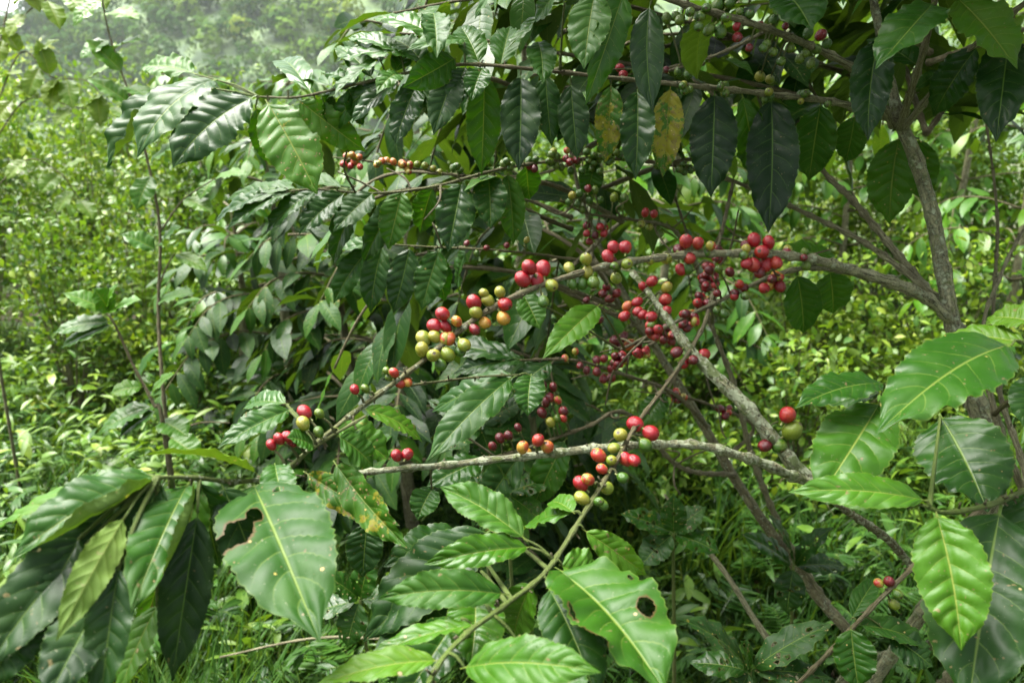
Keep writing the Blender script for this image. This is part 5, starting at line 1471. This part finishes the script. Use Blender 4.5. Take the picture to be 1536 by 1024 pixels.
# ------------------------------------------------------------------ ground
gx = np.concatenate([np.linspace(-3100, -40, 14), np.linspace(-30, -6, 13), np.linspace(-5.6, 5.6, 57), np.linspace(6, 30, 13), np.linspace(40, 3100, 14)])
gy = np.concatenate([np.linspace(-600, -6, 8), np.linspace(-4, 9, 53), np.linspace(9.5, 60, 26), np.linspace(75, 3000, 20)])
GX, GY = np.meshgrid(gx, gy, indexing='ij')
V = np.stack([GX.ravel(), GY.ravel(), ground_z(GX, GY).ravel()], 1)
i = np.arange(len(gx) - 1).reshape(-1, 1); j = np.arange(len(gy) - 1).reshape(1, -1); k = i * len(gy) + j
F = np.stack([k, k + len(gy), k + len(gy) + 1, k + 1], -1).reshape(-1, 4)
mt, N = new_mat('leaf_litter_soil')
out = N.n('ShaderNodeOutputMaterial'); P = N.n('ShaderNodeTexCoord').outputs['Object']
n1 = N.noise(P, 5.0, 5.0, .65); n2 = N.noise(P, 46.0, 4.0, .7); n3 = N.noise(P, 1.1, 3.0)
col = N.mix(N.step(n2, .35, .65), (0.028, 0.020, 0.012), (0.085, 0.062, 0.035))
col = N.mix(N.step(n1, .42, .58), col, N.mix(n2, (0.022, 0.055, 0.012), (0.07, 0.13, 0.025)))
pb = N.n('ShaderNodeBsdfPrincipled'); N.put(pb.inputs['Base Color'], col); pb.inputs['Roughness'].default_value = .9
N.put(pb.inputs['Normal'], N.bump(n2, .8, .03)); N.put(out.inputs[0], pb.outputs[0])
tag(link_mesh('ground', V, F, mt), 'earth floor of the coffee plantation under grass and litter', 'ground', kind='structure')

# ------------------------------------------------------------------ the far wooded hill
rg = np.random.default_rng(3)


KH = 5.0      # the hill stands most of a kilometre off


def hill_z(x, y):
    x = x / KH; y = y / KH
    e = np.clip((y - 60) / 150.0, 0, 1); e = e * e * (3 - 2 * e)
    top = 27 + 22 * np.clip((x + 108) / 62.0, -0.3, 1.8) + 2 * np.sin(x * .05)
    return KH * (-12 + (top + 12) * e + 3.0 * np.sin(x * .06 + y * .03) * e)


hx = np.linspace(-420, 420, 90) * KH; hy = np.linspace(58, 330, 50) * KH
HX, HY = np.meshgrid(hx, hy, indexing='ij')
V = np.stack([HX.ravel(), HY.ravel(), hill_z(HX, HY).ravel()], 1)
i = np.arange(len(hx) - 1).reshape(-1, 1); j = np.arange(len(hy) - 1).reshape(1, -1); k = i * len(hy) + j
F = np.stack([k, k + len(hy), k + len(hy) + 1, k + 1], -1).reshape(-1, 4)
mt, N = new_mat('hill_scrub')
out = N.n('ShaderNodeOutputMaterial'); P = N.n('ShaderNodeTexCoord').outputs['Object']
col = N.mix(N.step(N.noise(P, .07, 4.0), .4, .62), (0.030, 0.062, 0.020), (0.075, 0.125, 0.035))
pb = N.n('ShaderNodeBsdfPrincipled'); N.put(pb.inputs['Base Color'], col); pb.inputs['Roughness'].default_value = .9
N.put(out.inputs[0], pb.outputs[0])
tag(link_mesh('hill', V, F, mt), 'far wooded hill fading into pale haze at the top of the picture', 'hill', kind='structure')
# its trees read as one mass: crowns of leafy cards of real size
n = 2000
tx = rg.uniform(-150, 0, n) * KH; ty = rg.uniform(85, 215, n) * KH
tz = hill_z(tx, ty); tr = rg.uniform(6, 15, n); ye = np.clip(rg.normal(.25, .2, n), 0, 1)
m = 120
dirs = unit(rg.normal(0, 1, (n, m, 3)) + np.array([0, 0, .35]))
rad = tr[:, None] * rg.uniform(.6, 1.0, (n, m)) * (1 + .25 * np.sin(dirs[..., 0] * 5 + tx[:, None]))
cen = np.stack([tx, ty, tz + tr * .9], 1)[:, None] + dirs * rad[..., None] * np.array([1, 1, .85])
L = (tr[:, None] * rg.uniform(.16, .36, (n, m))).ravel()
B = cen.reshape(-1, 3); tn = unit(np.cross(dirs.reshape(-1, 3), rg.normal(0, 1, (n * m, 3))))
mb = MB()
leaves(mb, B - tn * L[:, None] * .5, B + tn * L[:, None] * .5, dirs.reshape(-1, 3), L * .9, bend=.12, fold=-.2, wave=0, tone=(np.repeat(ye, m), np.zeros(n * m)), nu=1, nv=2, petiole=0, profile='oval')
tag(mb.build('forest', M_FOREST), 'tree crowns covering the hazy hill', 'forest', kind='stuff')

# ------------------------------------------------------------------ the damp air that the hill fades in
import bmesh
bm = bmesh.new(); bmesh.ops.create_cube(bm, size=1.0)
me = bpy.data.meshes.new('haze'); bm.to_mesh(me); bm.free()
hz = bpy.data.objects.new('haze', me); COL.objects.link(hz)
hz.scale = (6400, 4400, 520); hz.location = (0, 1550, 520 / 2 - 70)
mt, N = new_mat('damp_air')
out = N.n('ShaderNodeOutputMaterial')
pv = N.n('ShaderNodeVolumePrincipled')
pv.inputs['Color'].default_value = (.88, .94, 1.0, 1); pv.inputs['Density'].default_value = HAZE
N.put(out.inputs['Volume'], pv.outputs[0])
me.materials.append(mt)
tag(hz, 'pale damp air in which the far hill fades', 'haze', kind='stuff')

# ------------------------------------------------------------------ light: bright overcast
w = bpy.data.worlds.new('World'); SC.world = w; w.use_nodes = True
N = NT(w.node_tree)
sky = N.n('ShaderNodeTexSky'); sky.sky_type = 'NISHITA'; sky.sun_disc = False
SUN_EL, SUN_AZ = math.radians(66), math.radians(-70)     # azimuth from +Y towards +X
sky.sun_elevation = SUN_EL; sky.sun_rotation = SUN_AZ
sky.air_density = 1.0; sky.dust_density = 1.5; sky.ozone_density = 1.0; sky.altitude = 600
hs = N.n('ShaderNodeHueSaturation'); hs.inputs['Saturation'].default_value = .18
N.put(hs.inputs['Color'], sky.outputs[0])
bg = N.n('ShaderNodeBackground'); bg.inputs['Strength'].default_value = SKY
N.put(bg.inputs[0], hs.outputs[0])
N.put(N.n('ShaderNodeOutputWorld').inputs[0], bg.outputs[0])
sd = bpy.data.lights.new('sun', 'SUN'); sd.energy = SUN; sd.angle = math.radians(42); sd.color = (1.0, .965, .90)
so = bpy.data.objects.new('sun', sd); COL.objects.link(so)
dv = Vector((math.sin(SUN_AZ) * math.cos(SUN_EL), math.cos(SUN_AZ) * math.cos(SUN_EL), math.sin(SUN_EL)))
so.rotation_mode = 'QUATERNION'; so.rotation_quaternion = dv.to_track_quat('Z', 'Y')
so.location = dv * 20

vs = SC.view_settings
SC.display_settings.display_device = 'sRGB'
vs.view_transform = 'Standard'; vs.look = 'None'; vs.gamma = 1.0; vs.use_curve_mapping = False
vs.exposure = EXPO
SC.cycles.max_bounces = 8
SC.cycles.transparent_max_bounces = 16
SC.cycles.volume_bounces = 1
SC.cycles.use_denoising = True
